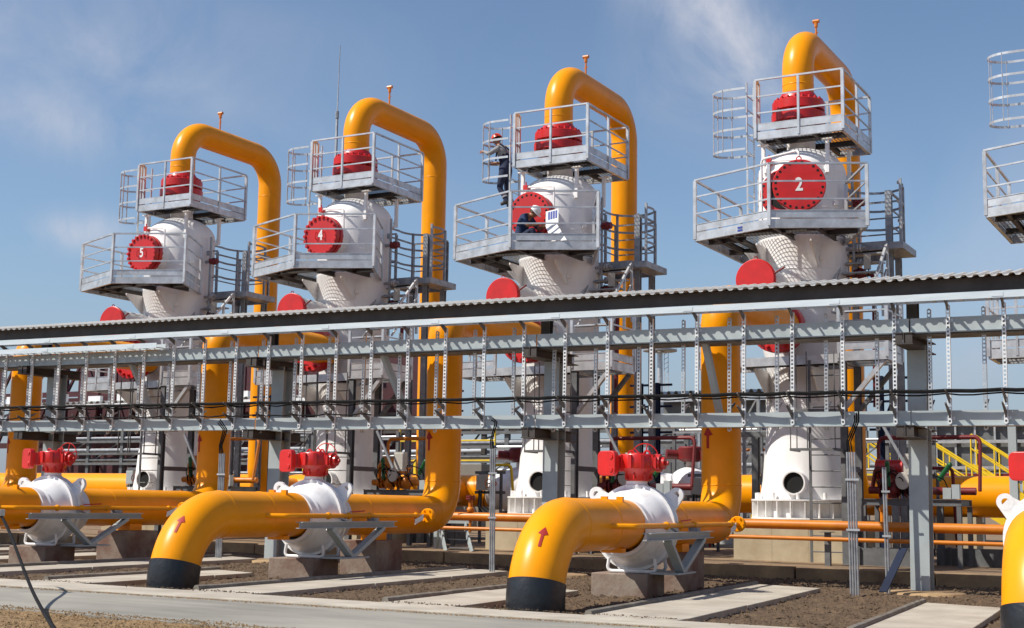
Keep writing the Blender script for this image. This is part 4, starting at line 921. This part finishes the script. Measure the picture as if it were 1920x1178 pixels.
def stair(x, y, z0, w, run, rise, label, m=YELB, ang=0.0):
    e = tag(empty('access_stair', (x, y, z0), ang), label, 'stair', 'yellow stairs behind the header')
    for yy in (0, w):
        MB().bar((0, yy, rise), (run, yy, 0), .06, .20).build('stringer', m, e, smooth=0); MB().tube([(0, yy, rise + 1.0), (run, yy, 1.0)], .035, 6).build('handrail', m, e); MB().tube([(0, yy, rise + .55), (run, yy, .55)], .028, 6).build('mid_rail', m, e)
        for j in range(5):
            t = j / 4; MB().tube([(run * t, yy, rise * (1 - t)), (run * t, yy, rise * (1 - t) + 1.0)], .03, 6).build('post', m, e)
    for j in range(9): t = (j + .5) / 9; MB().box(run * t - .12, run * t + .12, .035, w - .035, rise * (1 - t) - .02, rise * (1 - t) + .015).build('tread', m, e, smooth=0)
    return e
stair(2.9, 42.5, .9, .9, 2.0, 1.5, 'nearest yellow stair, left of the big grey column')
stair(4.6, 43.0, .7, .9, 2.6, 1.7, 'middle yellow stair, just right of the big grey column')
stair(5.6, 45.5, .7, .9, 2.8, 1.9, 'farthest yellow stair, at the right under the slatted grey gallery')
fence_rail('guard_rail', [(-13.5, 42, 2.0), (-9.6, 42, 2.0)], 2.0, 4.1, YELB, 'yellow guard rail with tall posts behind the conduits left of centre', 'guard rail', None, 1.3, (1, .66, .33))
fence_rail('guard_rail', [(-2.2, 44, .6), (2.2, 44, .6)], .6, 2.3, YELB, 'yellow guard rail between the centre tower and the right riser', 'guard rail', None, .9, (1, .5))
fence_rail('guard_rail', [(-17.0, 41, .8), (-14.2, 41, .8)], .8, 2.7, YELB, 'yellow guard rail left of the left centre riser', 'guard rail', None, .7, (1, .5))
for x, y, lab in ((-14.9, 40, 'short yellow vent post left of the left centre riser'), (-14.45, 40, 'short yellow vent post close behind the left centre riser, right of its twin'), (-11.45, 40, 'yellow vent post just right of the left centre riser'), (-11.0, 40, 'yellow vent post beside the grey cabinet with a white notice')):
    e = tag(empty('vent_post', (x, y, 0)), lab, 'post', 'yellow vent posts'); b = MB(); b.tube([(0, 0, .2), (0, 0, 2.75)], .16, 16); b.ball((0, 0, 2.75), .16, 16, 8, (1, 1, .5)); b.build('tube', YELB, e); MB().plate([(-.3, 0, 1.9), (.3, 0, 1.9), (.12, 0, 1.2), (-.12, 0, 1.2)], (0, 1, 0), .05).build('gusset', YELB, e, smooth=0)
cb = tag(empty('cabinet', (-10.3, 41, 0)), 'grey cabinet with a white notice, behind the header left of centre', 'cabinet')
bevel(MB().box(-.75, .75, 0, .8, .3, 2.55).build('case', mat('cabinet_brown', (.22, .20, .17), .6), cb, smooth=0), .02); MB().box(-.28, .20, -.012, -.004, 1.5, 2.1).build('notice', PAPER, cb, smooth=0)
MB().box(-.10, .02, -.018, -.013, 1.9, 2.0).box(-.18, .10, -.018, -.013, 1.72, 1.84).build('pictogram', GRYD, cb, smooth=0)
def pipe_rack(x0, x1, y, zs, m, label, np_=4, post=3.0, pr=.10):
    e = tag(empty('pipe_rack', (0, y, 0)), label, 'pipe rack', 'distant pipe racks')
    for z in zs:
        for j in range(np_): MB().tube([(x0, j * .32, z + .12), (x1, j * .32, z + .12 + random.uniform(-.02, .02))], pr * random.uniform(.6, 1.1), 10).build('pipe', random.choice((SILV, GALD, GALD, GRYD)), e)
        MB().box(x0, x1, -.2, -.12, z - .12, z).build('beam', m, e, smooth=0)
    n = int((x1 - x0) / post)
    for i in range(n + 1):
        x = x0 + (x1 - x0) * i / n; MB().box(x - .09, x + .09, -.11, .07, .1, max(zs) + .5).build('post', m, e, smooth=0)
        if i < n: MB().bar((x + .1, .02, zs[0]), (x + (x1 - x0) / n - .1, .02, zs[-1] if len(zs) > 1 else zs[0] - 1.2), .06, .06).build('brace', m, e, smooth=0)
    return e
random.seed(4)
pipe_rack(-15.5, -4.5, 47, (2.9, 3.45, 4.0), GRYD, 'silver pipes on a dark rack seen behind the conduits left of centre')
pipe_rack(-41, -25, 52, (3.0, 3.5, 4.1), GRYD, 'silver pipes stacked on a dark rack at the far left', 4, 2.2)
pipe_rack(-24, -14, 49, (2.0, 3.2, 4.2), BRN, 'brown rack with silver pipes behind the tower numbered 4', 3, 2.0)
pipe_rack(-3.0, 3.2, 48, (1.6, 2.6, 3.4), GRYD, 'grey rack with pipes between the centre tower and the right riser', 3, 1.5)
# dark red lattice hall and its pale corrugated roof on the far left
MAR = mat('maroon_steel', (0.075, 0.012, 0.018), 0.6, var=0.4, vscale=2)
th = tag(empty('steel_hall', (0, 56, 0)), 'dark red lattice steel hall with pale corrugated roof at the far left', 'hall')
for i in range(11):
    x = -50 + i * 2.6; MB().box(x - .14, x + .14, -.14, .14, 0, 9.3).build('column', MAR, th, smooth=0)
    if i < 10:
        for z0, z1 in ((7.0, 8.9), (4.2, 6.6)):
            MB().bar((x + .15, 0, z0), (x + 1.3, 0, z1), .13, .13).bar((x + 1.3, 0, z1 + .07), (x + 2.45, 0, z0), .13, .13).build('brace', MAR, th, smooth=0)
for z in (9.1, 6.9, 4.1): MB().box(-50, -24, -.17, -.145, z - .15, z + .15).build('chord', MAR, th, smooth=0)
MB().box(-50, -24, 6, 6.1, 0, 9.3).build('rear_wall', MAR, th, smooth=0)
MB().box(-50, -24, 2.0, 2.1, 0, 6.9).build('inner_wall', MAR, th, smooth=0)
for i in range(26):
    x = -49.5 + i; MB().bar((x, 1.0, 3.0 + (i % 3)), (x + .9, 1.0, 4.2 + (i % 4)), .10, .10).build('lattice_bar', MAR, th, smooth=0)
for i in range(20):
    x = -49 + i * 1.25; MB().bar((x, -.8, 4.3), (x, -.8, 9.0), .12, .12, (1, 0, 0)).build('stanchion', MAR, th, smooth=0)
ar_ = corr(-50, -24, -3.4, -.5, 6.05, .05, .42, .06, parent=th); MB().box(-50, -24, -3.45, -3.42, 5.85, 6.03).build('gutter', WHV, th, smooth=0)
random.seed(9)
for i in range(9): MB().box(-46 + i * 2.0, -45.6 + i * 2.0 + random.uniform(0, .5), -3.0, -2.8, 6.2, 6.2 + random.uniform(.25, .6)).build('roof_vent', WHV, th, smooth=0)
for i in range(16):
    x = -49 + i * 1.5; MB().bar((x, -3, 5.2), (x + 1.1, -3, 4.85), .08, .08).build('awning_frame', MAR, th, smooth=0)
MB().box(-48.5, -24.5, -2.0, -1.8, 4.55, 4.75).build('gallery_beam', BRN, th, smooth=0)
# sheds
def shed(x0, x1, y, z, d, label, m=GRYD, rail=True):
    e = tag(empty('shed', (0, y, 0)), label, 'shed', 'low sheds in the background')
    MB().box(x0 + .3, x1 - .3, .4, d, 0, z - .25).build('wall', m, e, smooth=0); corr(x0, x1, -.3, d + .3, z, .06, .36, .07, GALD, parent=e); MB().box(x0, x1, -.28, -.2, z - .35, z - .06).build('fascia', GALV, e, smooth=0)
    for i in range(int((x1 - x0) / 2) + 1): MB().box(x0 + .2 + 2 * i, x0 + .32 + 2 * i, -.15, -.03, 0, z - .36).build('post', GALD, e, smooth=0)
    return e
shed(-11.2, -2.5, 60, 6.35, 6, 'low shed with dark corrugated roof between the centre tower and right riser', GRYD)
# slatted gallery on the right
ga = tag(empty('conveyor_gallery', (0, 47, 0)), 'dark slatted gallery with pale ribs at the right, behind the yellow stairs', 'gallery')
MB().box(2.2, 16, .3, 2.4, 2.5, 4.25).build('wall', GRYD, ga, smooth=0)
corr(2.0, 16, -.1, 2.6, 4.3, .03, .4, .06, GALD, parent=ga)
for i in range(22): MB().box(2.3 + i * .62, 2.36 + i * .62, .18, .29, 2.5, 4.25).build('rib', GALV, ga, smooth=0)
for z in (4.18, 2.55, 3.4): MB().box(2.2, 16, .10, .17, z, z + .10).build('rail', GALV, ga, smooth=0)
MB().bar((6, .0, 4.2), (12, .0, 3.0), .08, .1).build('pipe', SILV, ga, smooth=0)
MB().box(2.2, 16, .0, .06, 2.30, 2.42).build('lower_pipe', REDD, ga, smooth=0)
for i in range(6): MB().box(3 + 2.3 * i, 3.2 + 2.3 * i, 1.0, 1.2, 0, 2.5).build('leg', GRYD, ga, smooth=0)
# lone grey column with a lattice post behind the right riser, and other posts
cl = tag(empty('steel_column', (.86, 36.2, 0)), 'tall pale grey column with lattice post, left of the right riser', 'column')
MB().hbeam((0, 0, 0), (0, 0, 5.35), .45, .4, .02, .02, up=(0, 1, 0)).build('shaft', GRY, cl, smooth=0)
for x in (.45, .85): MB().box(x - .04, x + .04, .1, .18, 0, 4.2).build('lattice_post', GALD, cl, smooth=0)
for i in range(7): MB().bar((.49, .14, .3 + i * .55), (.81, .14, .3 + (i + 1) * .55), .04, .04).build('lattice_bar', GALD, cl, smooth=0)
for x, y, z, lab in ((-5.95, 28.9, 3.3, 'dark frame post with slanting brace left of the tower with two workers'), (9.80, 26.2, 2.7, 'grey frame post with slanting brace near the right edge'), (-16.2, 27.5, 3.2, 'dark frame post with slanting brace left of the tower numbered 5'), (4.15, 28.8, 2.7, 'dark frame post with slanting brace left of the tower numbered 2')):
    e = tag(empty('frame_post', (x, y, 0)), lab, 'post', 'frame posts with braces'); MB().hbeam((0, 0, .1), (0, 0, z), .14, .14, .01, .012, up=(0, 1, 0)).build('post', GRY if x > 9 else GRYD, e, smooth=0); MB().bar((.08, 0, z - 1.0), (.55, 0, z), .09, .09).build('brace', GRYD, e, smooth=0); MB().bar((-.4, 0, z + .06), (1.0, 0, z + .06), .1, .11).build('head_beam', GRYD, e, smooth=0)
# instrument stands and small pipe frames between the towers
def stand(x, y, kind, lab):
    e = tag(empty('instrument_stand', (x, y, tilt(x) + .17)), lab, 'instrument stand', 'instrument stands between the towers')
    MB().box(-.03, .03, -.03, .03, 0, 1.75).build('post', GRYD, e, smooth=0); MB().box(.55, .61, -.03, .03, 0, 1.75).build('post', GRYD, e, smooth=0); MB().box(-.12, .72, -.06, -.03, 1.2, 1.27).build('bar', GRYD, e, smooth=0); MB().box(-.12, .72, -.06, -.03, 1.68, 1.75).build('bar', GRYD, e, smooth=0)
    bevel(MB().box(.0, .26, -.22, -.062, 1.28, 1.66).build('case', (BOXG, GRY, BOXG)[kind], e, smooth=0), .015)
    b = MB(); b.tube(fillet([(.42, -.1, .1), (.42, -.1, 1.9), (.9, -.1, 1.9), (.9, .2, .3)], .1, 4), .035, 8); b.build('pipe', (REDD, YELD, YELB)[kind], e)
    b = MB(); b.ball((.42, -.1, 1.45), .09, 10, 8); b.tube([(.42, -.1, 1.45), (.42, -.32, 1.45)], .025, 6); b.tube([(.42 + .10 * cos(a), -.33, 1.45 + .10 * sin(a)) for a in [2 * pi * i / 14 for i in range(14)]], .012, 5, closed=True); b.build('valve', (RED, REDD, YELD)[kind], e)
    for i in range(3): MB().tube(fillet([(.05 + .08 * i, -.14, 1.28), (.05 + .08 * i, -.2, .9), (.3 + .1 * i, -.12, .55 + .1 * i), (.5, -.05, .1)], .08, 4), .011, 5).build('hose', BLK, e)
for x, y, kd, lab in ((-8.9, 30.6, 1, 'instrument stand with orange pipe between the towers numbered 5 and 4'), (-7.6, 32.0, 0, 'instrument stand with red pipe left of the tower numbered 4'), (-3.2, 29.8, 2, 'instrument stand with yellow pipe left of the tower with two workers'), (-2.0, 31.5, 0, 'instrument stand with red pipe just left of the centre pedestal'),
                      (2.2, 30.2, 0, 'instrument stand with red pipe between the centre tower and the right riser'), (3.4, 31.6, 2, 'instrument stand with yellow pipe behind the right riser'), (7.2, 29.6, 0, 'instrument stand with red pipe just right of the tower numbered 2'), (-14.8, 30.0, 1, 'instrument stand with orange pipe left of the tower numbered 5')):
    stand(x, y, kd, lab)
def trestle(x0, x1, y, zs, lab):
    e = tag(empty('pipe_trestle', (0, y, 0)), lab, 'trestle', 'small pipe trestles behind the towers')
    n = max(2, int((x1 - x0) / 1.1))
    for i in range(n + 1):
        x = x0 + (x1 - x0) * i / n
        MB().box(x - .05, x + .05, -.05, .05, .1, max(zs) + .2).build('post', GRYD, e, smooth=0)
        if i < n: MB().bar((x + .06, 0, zs[0]), (x + (x1 - x0) / n - .06, 0, zs[-1]), .035, .035).build('brace', GRYD, e, smooth=0)
    for z in zs:
        MB().box(x0, x1, -.09, -.052, z - .06, z).build('rail', GALD, e, smooth=0)
        for j in range(2): MB().tube([(x0, .1 + .16 * j, z + .05), (x1, .1 + .16 * j, z + .05)], random.choice((.035, .05)), 8).build('pipe', random.choice((GALD, SILV, YELD, GRYD)), e)
random.seed(31)
for x0, x1, y, zs, lab in ((-12.8, -8.6, 36.5, (1.9, 2.6, 3.2), 'grey trestle of small pipes between the towers numbered 5 and 4'), (-7.2, -3.6, 37.5, (2.2, 2.9), 'grey trestle of small pipes between the tower numbered 4 and the centre tower'), (-1.6, 2.4, 38.5, (2.1, 2.8, 3.4), 'grey trestle of small pipes behind the centre tower'), (2.6, 6.2, 37.0, (2.2, 3.0), 'grey trestle of small pipes behind the tower numbered 2'), (-20.5, -14.0, 37.5, (2.1, 2.8, 3.5), 'grey trestle of small pipes at the far left')):
    trestle(x0, x1, y, zs, lab)
# mast, lightning rod, barrel
ms = tag(empty('floodlight_mast', (-35.6, 120, 0)), 'slim pale mast with round platform, far behind the right of centre', 'mast')
MB().tube([(0, 0, 0), (0, 0, 17.0)], [.38, .24], 12).build('pole', GALV, ms)
b = MB(); b.lathe([(.4, 15.6), (1.6, 15.6), (1.6, 15.75), (.4, 15.75)], seg=20); b.build('platform', GALD, ms, smooth=30)
b = MB(); b.tube([(1.55 * cos(a), 1.55 * sin(a), 16.7) for a in [2 * pi * i / 20 for i in range(20)]], .05, 5, closed=True)
for i in range(12): a = 2 * pi * i / 12; b.tube([(1.55 * cos(a), 1.55 * sin(a), 15.7), (1.55 * cos(a), 1.55 * sin(a), 16.7)], .04, 5)
b.build('platform_rail', GALV, ms)
b = MB()
for x in (.55, .95): b.bar((x, -.3, 0), (x, -.3, 15.7), .06, .06)
for i in range(34): b.bar((.58, -.3, .4 + i * .45), (.92, -.3, .6 + i * .45), .05, .05)
b.build('ladder', GALV, ms, smooth=0)
lr = tag(empty('lightning_rod', (-29.8, 60, 0)), 'tall thin lightning rod standing behind the tower numbered 4', 'lightning rod')
MB().tube([(0, 0, 0), (0, 0, 18.0), (0, 0, 18.05), (0, 0, 22.2), (.0, 0, 22.25), (.05, 0, 26.0)], [.16, .12, .085, .07, .035, .02], 8).build('mast', GALD, lr)
MB().tube([(0, 0, 21.9), (0, 0, 22.3)], .10, 8).build('joint', GALD, lr)
br = tag(empty('blue_tank', (-16.6, 38, 0)), 'blue upright tank behind the grey column left of centre', 'tank'); MB().tube([(0, 0, 1.2), (0, 0, 3.05)], .42, 20).build('shell', BLUE, br); MB().lathe([(.425, 0), (.44, .02), (.425, .05)], (0, 0, 2.6), seg=20).build('band', SILV, br); 
for x in (-.3, .3): MB().box(x - .04, x + .04, -.04, .04, .2, 1.25).build('leg', GRYD, br, smooth=0)
st = tag(empty('vent_stack', (-13.9, 31.2, 0)), 'white vertical vent stack with dark flanges, left behind the tower numbered 5', 'vent stack'); MB().tube([(0, 0, 0), (0, 0, 8.62)], .36, 24).build('shell', WHT, st)
for z in (8.5, 6.05): b = MB(); b.disc((0, 0, z), (0, 0, 1), .46, .07, 28); b.disc((0, 0, z + .09), (0, 0, 1), .46, .07, 28); b.build('flange', GRYD, st)
# grey access steps behind the left centre riser
ss = tag(empty('grey_steps', (-1.75, 25.15, 0)), 'small grey steel steps under the orange manifold left of the centre tower', 'steps')
for x in (0, .62): MB().bar((x, .4, .74), (x + .62, -.35, .18), .03, .16).build('stringer', GRY, ss, smooth=0)
for j in range(3): MB().box(.10 + .17 * j, .75 + .17 * j, .28 - .22 * j, .44 - .22 * j, .60 - .16 * j, .62 - .16 * j).build('tread', GRYD, ss, smooth=0)
for x in (-.12, .02): MB().box(x - .04, x + .04, .42, .50, .1, .78).build('leg', GRY, ss, smooth=0)
MB().box(-.2, .75, .42, .5, .781, .84).build('landing', GRY, ss, smooth=0)
o = MB().plate([(8.86, 21.4, .62), (8.98, 21.4, .62), (8.72, 21.15, -.02), (8.60, 21.15, -.02)], (0, -.9, .4), .03).build('steel_strip', BLUD, smooth=0); tag(o, 'dark blue steel strip leaning beside the big grey column', 'strip')
# loose spare pipe frames on the terrace (dark clutter at the foot of the towers)
random.seed(12)
for i, (x, y, lab) in enumerate(((7.55, 26.0, 'low dark trough lying right of the pedestal under tower 2'), (8.9, 27.5, 'low dark box under the skid at the right'), (-3.9, 28.6, 'low dark box left of the centre pedestal'), (2.4, 27.8, 'low dark box right of the centre pedestal'), (-9.0, 27.8, 'low dark box between the towers numbered 5 and 4'))):
    e = tag(empty('trough', (x, y, tilt(x) + .17)), lab, 'trough', 'low dark troughs on the terrace'); b = MB(); b.box(-.75, .75, 0, .03, 0, .33); b.box(-.75, .75, .5, .53, 0, .33); b.box(-.75, -.72, .031, .499, 0, .33); b.box(.72, .75, .031, .499, 0, .33); b.box(-.72, .72, .031, .499, .0, .03); b.build('pan', GRYD, e, smooth=0)
    for xx in (-.5, .5): MB().box(xx - .03, xx + .03, -.05, -.001, 0, .36).build('rib', GRYD, e, smooth=0)
o = MB().tube(spline([(-.4, 12.35, 1.12), (-.013, 12.2, 1.04), (.355, 12.0, .898), (.776, 11.75, .72), (1.302, 11.4, .516), (1.873, 11.0, .332), (2.431, 10.6, .187), (3.222, 10.012, 0.060), (4.403, 9.001, 0.060), (5.487, 8.071, 0.060), (6.536, 7.169, 0.060)]), .018, 8).build('loose_cable', BLK); tag(o, 'loose black cable hanging down to the gravel at the front left', 'cable')
bxj = tag(empty('cable_box', (.22, 12.06, .98)), 'small pale cable box at the left edge from which a loose cable hangs', 'cable box'); bevel(MB().box(-.10, .03, -.04, .04, -.02, .06).build('case', BOXG, bxj, smooth=0), .006); MB().tube([(-.03, 0, -.02), (-.03, 0, tilt(.2) - .98)], .012, 6).build('stake', GALD, bxj)

# ================================================================== PEOPLE
def skin_body(par, nodes, edges, root, zones, mats):
    """one continuous skinned body; zones: node -> material slot"""
    names = list(nodes); ix = {n: i for i, n in enumerate(names)}
    me = bpy.data.meshes.new('body'); me.from_pydata([nodes[n][0] for n in names], [(ix[a], ix[b]) for a, b in edges], [])
    o = bpy.data.objects.new('body', me); COL.objects.link(o)
    o.modifiers.new('skin', 'SKIN'); sub = o.modifiers.new('sub', 'SUBSURF'); sub.levels = 2; sub.render_levels = 2
    sv = me.skin_vertices[0].data
    for n in names:
        r = nodes[n][1]; sv[ix[n]].radius = (r, r) if not isinstance(r, tuple) else r; sv[ix[n]].use_root = (n == root)
    bpy.context.view_layer.update()
    m2 = bpy.data.meshes.new_from_object(o.evaluated_get(bpy.context.evaluated_depsgraph_get())); bpy.data.objects.remove(o)
    m2.materials.clear()
    for m in mats: m2.materials.append(m)
    seg = [(Vector(nodes[a][0]), Vector(nodes[b][0]), zones.get((a, b), zones.get(b, 0))) for a, b in edges]
    for p in m2.polygons:
        best = 1e9
        for a, b, z in seg:
            t = max(0, min(1, (p.center - a).dot(b - a) / max(1e-9, (b - a).length_squared))); d = (p.center - (a + (b - a) * t)).length
            if d < best: best = d; p.material_index = z
        p.use_smooth = True
    o = bpy.data.objects.new('body', m2); COL.objects.link(o); o.parent = par; return o
def hand(nodes, edges, wrist, side, palm, fdir, across, curl, zones, z, tag_):
    """palm with four fingers of unequal length and a thumb from its side, each its own chain"""
    w = Vector(nodes[wrist][0]); f = Vector(fdir).normalized(); a = Vector(across).normalized(); c = Vector(curl).normalized()
    pn = 'palm' + tag_; nodes[pn] = (w + f * .055, (.030, .018)); edges.append((wrist, pn)); zones[pn] = z
    for i, (off, l) in enumerate(((.030, .070), (.010, .080), (-.011, .074), (-.030, .056))):
        p0 = w + f * .095 + a * off; p1 = p0 + f * l * .5 + c * l * .25; p2 = p1 + f * l * .15 + c * l * .45
        n0, n1, n2 = ['f%d%d%s' % (i, j, tag_) for j in range(3)]
        nodes[n0] = (p0, .010); nodes[n1] = (p1, .009); nodes[n2] = (p2, .008); edges += [(pn, n0), (n0, n1), (n1, n2)]
        for n in (n0, n1, n2): zones[n] = z
    t0 = w + f * .05 + a * .035 + c * .01; t1 = t0 + f * .03 + a * .02 + c * .02
    nodes['t0' + tag_] = (t0, .011); nodes['t1' + tag_] = (t1, .009); edges += [(pn, 't0' + tag_), ('t0' + tag_, 't1' + tag_)]; zones['t0' + tag_] = zones['t1' + tag_] = z
def head(nodes, edges, zones, neck, c, face, up, z):
    c = Vector(c); f = Vector(face).normalized(); u = Vector(up).normalized(); s = f.cross(u).normalized()
    nodes['jaw'] = (c - u * .065 + f * .025, (.062, .070)); nodes['skull'] = (c + u * .02, (.078, .092)); nodes['crown'] = (c + u * .075 - f * .005, (.066, .078))
    edges += [(neck, 'jaw'), ('jaw', 'skull'), ('skull', 'crown')]
    for n in ('jaw', 'skull', 'crown'): zones[n] = z
    return c, f, u, s
def head_parts(body, c, f, u, s, helm, hatm, hairm):
    b = MB(); b.plate([c + f * .085 + u * .02, c + f * .118 - u * .028, c + f * .085 - u * .03], s, .026); b.build('nose', SKIN, body, smooth=60)
    for k in (-1, 1):
        MB().ball(c + f * .082 + s * .032 * k + u * .022, .011, 8, 6).build('eye', HOLE, body); MB().ball(c + s * .080 * k - u * .005 - f * .01, .026, 8, 6, (.6, .6, 1)).build('ear', SKIN, body)
    MB().bar(c + f * .090 - u * .062 - s * .024, c + f * .090 - u * .062 + s * .024, .008, .010).build('mouth', MARK, body, smooth=0)
    # hair as a cap low on the skull
    b = MB(); pr = [(.093 * sin(radians(t)), .105 * cos(radians(t))) for t in range(100, 0, -12)]; b.lathe(pr, c - f * .012 + u * .0, (u - f * .45).normalized(), 20); b.build('hair', hairm, body)
    # helmet: dome, ridge and brim
    b = MB(); ax = u; pr = [(.128, .0), (.122, .012), (.118, .04), (.104, .075), (.076, .103), (.04, .117), (0, .12)]; b.lathe(pr, c + u * .035 - f * .008, ax, 28)
    o = c + u * .035; rim = []
    for i in range(28):
        a = 2 * pi * i / 28; r = .138 + (.045 * max(0, cos(a)) ** 2); rim.append(o + (f * cos(a) + s * sin(a)) * r - u * (.012 * max(0, cos(a))))
    b.add([o + u * .012 + (p - o) * .80 for p in rim] + rim, [(i, (i + 1) % 28, 28 + (i + 1) % 28, 28 + i) for i in range(28)])
    b.tube([o + f * (.115 * cos(t)) + u * (.118 * sin(t)) for t in [radians(d) for d in range(20, 165, 12)]], .012, 6)
    return b.build('helmet', hatm, body, smooth=50)
# --- worker standing on the cage ladder of the centre tower, facing left
W1 = (-1.22, 27.2, 7.92)
e = tag(empty('person', W1), 'worker in navy overalls, grey shirt and orange helmet standing on the caged ladder', 'person')
N = {'hips': ((.02, 0, .80), (.13, .165)), 'waist': ((.035, 0, .98), (.115, .150)), 'chest': ((.0, 0, 1.18), (.125, .175)), 'upper': ((-.055, 0, 1.33), (.105, .165)), 'neck': ((-.13, 0, 1.45), .055),
     'hipL': ((.01, -.10, .74), .105), 'kneeL': ((-.07, -.11, .42), .072), 'shinL': ((.07, -.11, .22), .062), 'ankL': ((.13, -.11, .078), .045), 'heelL': ((.17, -.11, .042), .042), 'toeL': ((-.03, -.12, .032), (.030, .045)),
     'hipR': ((.03, .10, .74), .105), 'kneeR': ((.0, .11, .43), .072), 'shinR': ((.09, .11, .22), .062), 'ankR': ((.16, .11, .078), .045), 'heelR': ((.20, .11, .042), .042), 'toeR': ((.0, .12, .032), (.030, .045)),
     'shL': ((-.06, -.19, 1.34), .072), 'elbL': ((-.28, -.26, 1.20), .052), 'wrL': ((-.45, -.16, 1.30), .034),
     'shR': ((-.04, .19, 1.33), .072), 'elbR': ((-.16, .27, 1.10), .052), 'wrR': ((-.36, .20, 1.10), .034)}
Ed = [('hips', 'waist'), ('waist', 'chest'), ('chest', 'upper'), ('upper', 'neck'), ('hips', 'hipL'), ('hipL', 'kneeL'), ('kneeL', 'shinL'), ('shinL', 'ankL'), ('ankL', 'heelL'), ('ankL', 'toeL'), ('hips', 'hipR'), ('hipR', 'kneeR'), ('kneeR', 'shinR'), ('shinR', 'ankR'), ('ankR', 'heelR'), ('ankR', 'toeR'),
      ('upper', 'shL'), ('shL', 'elbL'), ('elbL', 'wrL'), ('upper', 'shR'), ('shR', 'elbR'), ('elbR', 'wrR')]
Zn = {n: 0 for n in N}; Zn.update({'shL': 1, 'shR': 1, 'elbL': 1, 'elbR': 1, 'wrL': 1, 'wrR': 2, 'neck': 2, 'heelL': 3, 'toeL': 3, 'heelR': 3, 'toeR': 3, 'upper': 1})
hand(N, Ed, 'wrL', -1, None, (-1, .1, .05), (0, .3, 1), (-.2, 1, 0), Zn, 2, 'L'); hand(N, Ed, 'wrR', 1, None, (-1, -.1, .05), (0, -.3, 1), (-.2, -1, 0), Zn, 2, 'R')
hd_ = head(N, Ed, Zn, 'neck', (-.215, 0, 1.585), (-.93, 0, -.36), (-.36, 0, .93), 2)
body1 = skin_body(e, N, Ed, 'hips', Zn, [NAVY, GREYC, SKIN, BOOT]); head_parts(body1, *hd_, None, HELR, HAIR)
for y in (-.13, .13): MB().tube([(-.17, y * .9, 1.06), (-.135, y, 1.32), (-.05, y, 1.445), (.07, y * .8, 1.33), (.115, y * .6, 1.1)], .020, 6).build('strap', NAVY, body1)
for s_, z in ((-1, .20), (1, .23)): MB().lathe([(.068, -.02), (.070, 0), (.068, .02)], (.08 if s_ < 0 else .09, .11 * s_, z), (-.4, 0, 1), 14).build('reflective_band', GREYC, body1)
# --- worker sitting on the lower platform in front of the open cover, facing right
W2 = (-.02, 25.78, 6.64)
e = tag(empty('person', W2), 'worker in navy shirt and white helmet crouching before the unnumbered red cover', 'person')
N = {'hips': ((0, 0, .17), (.14, .17)), 'waist': ((.0, 0, .33), (.125, .155)), 'chest': ((.06, 0, .50), (.125, .180)), 'upper': ((.14, 0, .62), (.105, .165)), 'neck': ((.22, 0, .69), .055),
     'hipL': ((.06, -.11, .14), .105), 'kneeL': ((.40, -.20, .33), .076), 'shinL': ((.42, -.19, .18), .062), 'ankL': ((.40, -.17, .07), .046), 'heelL': ((.36, -.17, .04), .042), 'toeL': ((.56, -.18, .035), (.030, .045)),
     'hipR': ((.06, .11, .14), .105), 'kneeR': ((.42, .17, .30), .076), 'shinR': ((.45, .17, .18), .062), 'ankR': ((.44, .17, .07), .046), 'heelR': ((.40, .17, .04), .042), 'toeR': ((.60, .17, .035), (.030, .045)),
     'shL': ((.14, -.19, .62), .072), 'elbL': ((.26, -.25, .42), .054), 'wrL': ((.50, -.18, .43), .036),
     'shR': ((.16, .19, .62), .072), 'elbR': ((.30, .24, .42), .054), 'wrR': ((.53, .10, .44), .036)}
Zn = {n: 0 for n in N}; Zn.update({'hipL': 1, 'hipR': 1, 'kneeL': 1, 'kneeR': 1, 'shinL': 1, 'shinR': 1, 'ankL': 1, 'ankR': 1, 'hips': 1, 'elbL': 0, 'elbR': 0, 'wrL': 2, 'wrR': 2, 'neck': 2, 'heelL': 3, 'toeL': 3, 'heelR': 3, 'toeR': 3})
Ed = [q for q in Ed if all(a in N for a in q) and 'palm' not in q[0]]
hand(N, Ed, 'wrL', -1, None, (1, .3, .0), (0, -.2, 1), (.1, 1, -.2), Zn, 2, 'L'); hand(N, Ed, 'wrR', 1, None, (1, -.2, .0), (0, .2, 1), (.1, -1, -.2), Zn, 2, 'R')
hd_ = head(N, Ed, Zn, 'neck', (.325, 0, .735), (.70, -.05, -.71), (.72, 0, .69), 2)
body2 = skin_body(e, N, Ed, 'hips', Zn, [NAVB, NAVY, SKIN, BOOT]); head_parts(body2, *hd_, None, HELW, HAIR)
# chart board and loose sheet beside him
bd = tag(empty('chart_board', (.62, 25.70, 7.03)), 'white sheet with four blue printed strips held by the crouching worker', 'chart')
bd.rotation_euler = (radians(-16), radians(-8), 0)
MB().box(0, .30, 0, .006, 0, .36).build('sheet', PAPER, bd, smooth=0)
for i in range(4): MB().box(.055 + .058 * i, .10 + .058 * i, -.003, -.001, .14, .33).build('strip', INKB, bd, smooth=0)
o = MB().plate([(.66, 25.62, 7.02), (.93, 25.62, 7.04), (1.22, 25.50, 6.655), (.86, 25.50, 6.655)], (0, -.94, .3), .006).build('paper_sheet', PAPER, smooth=0); tag(o, 'blank white sheet sloping down below the printed sheet by the crouching worker', 'paper')
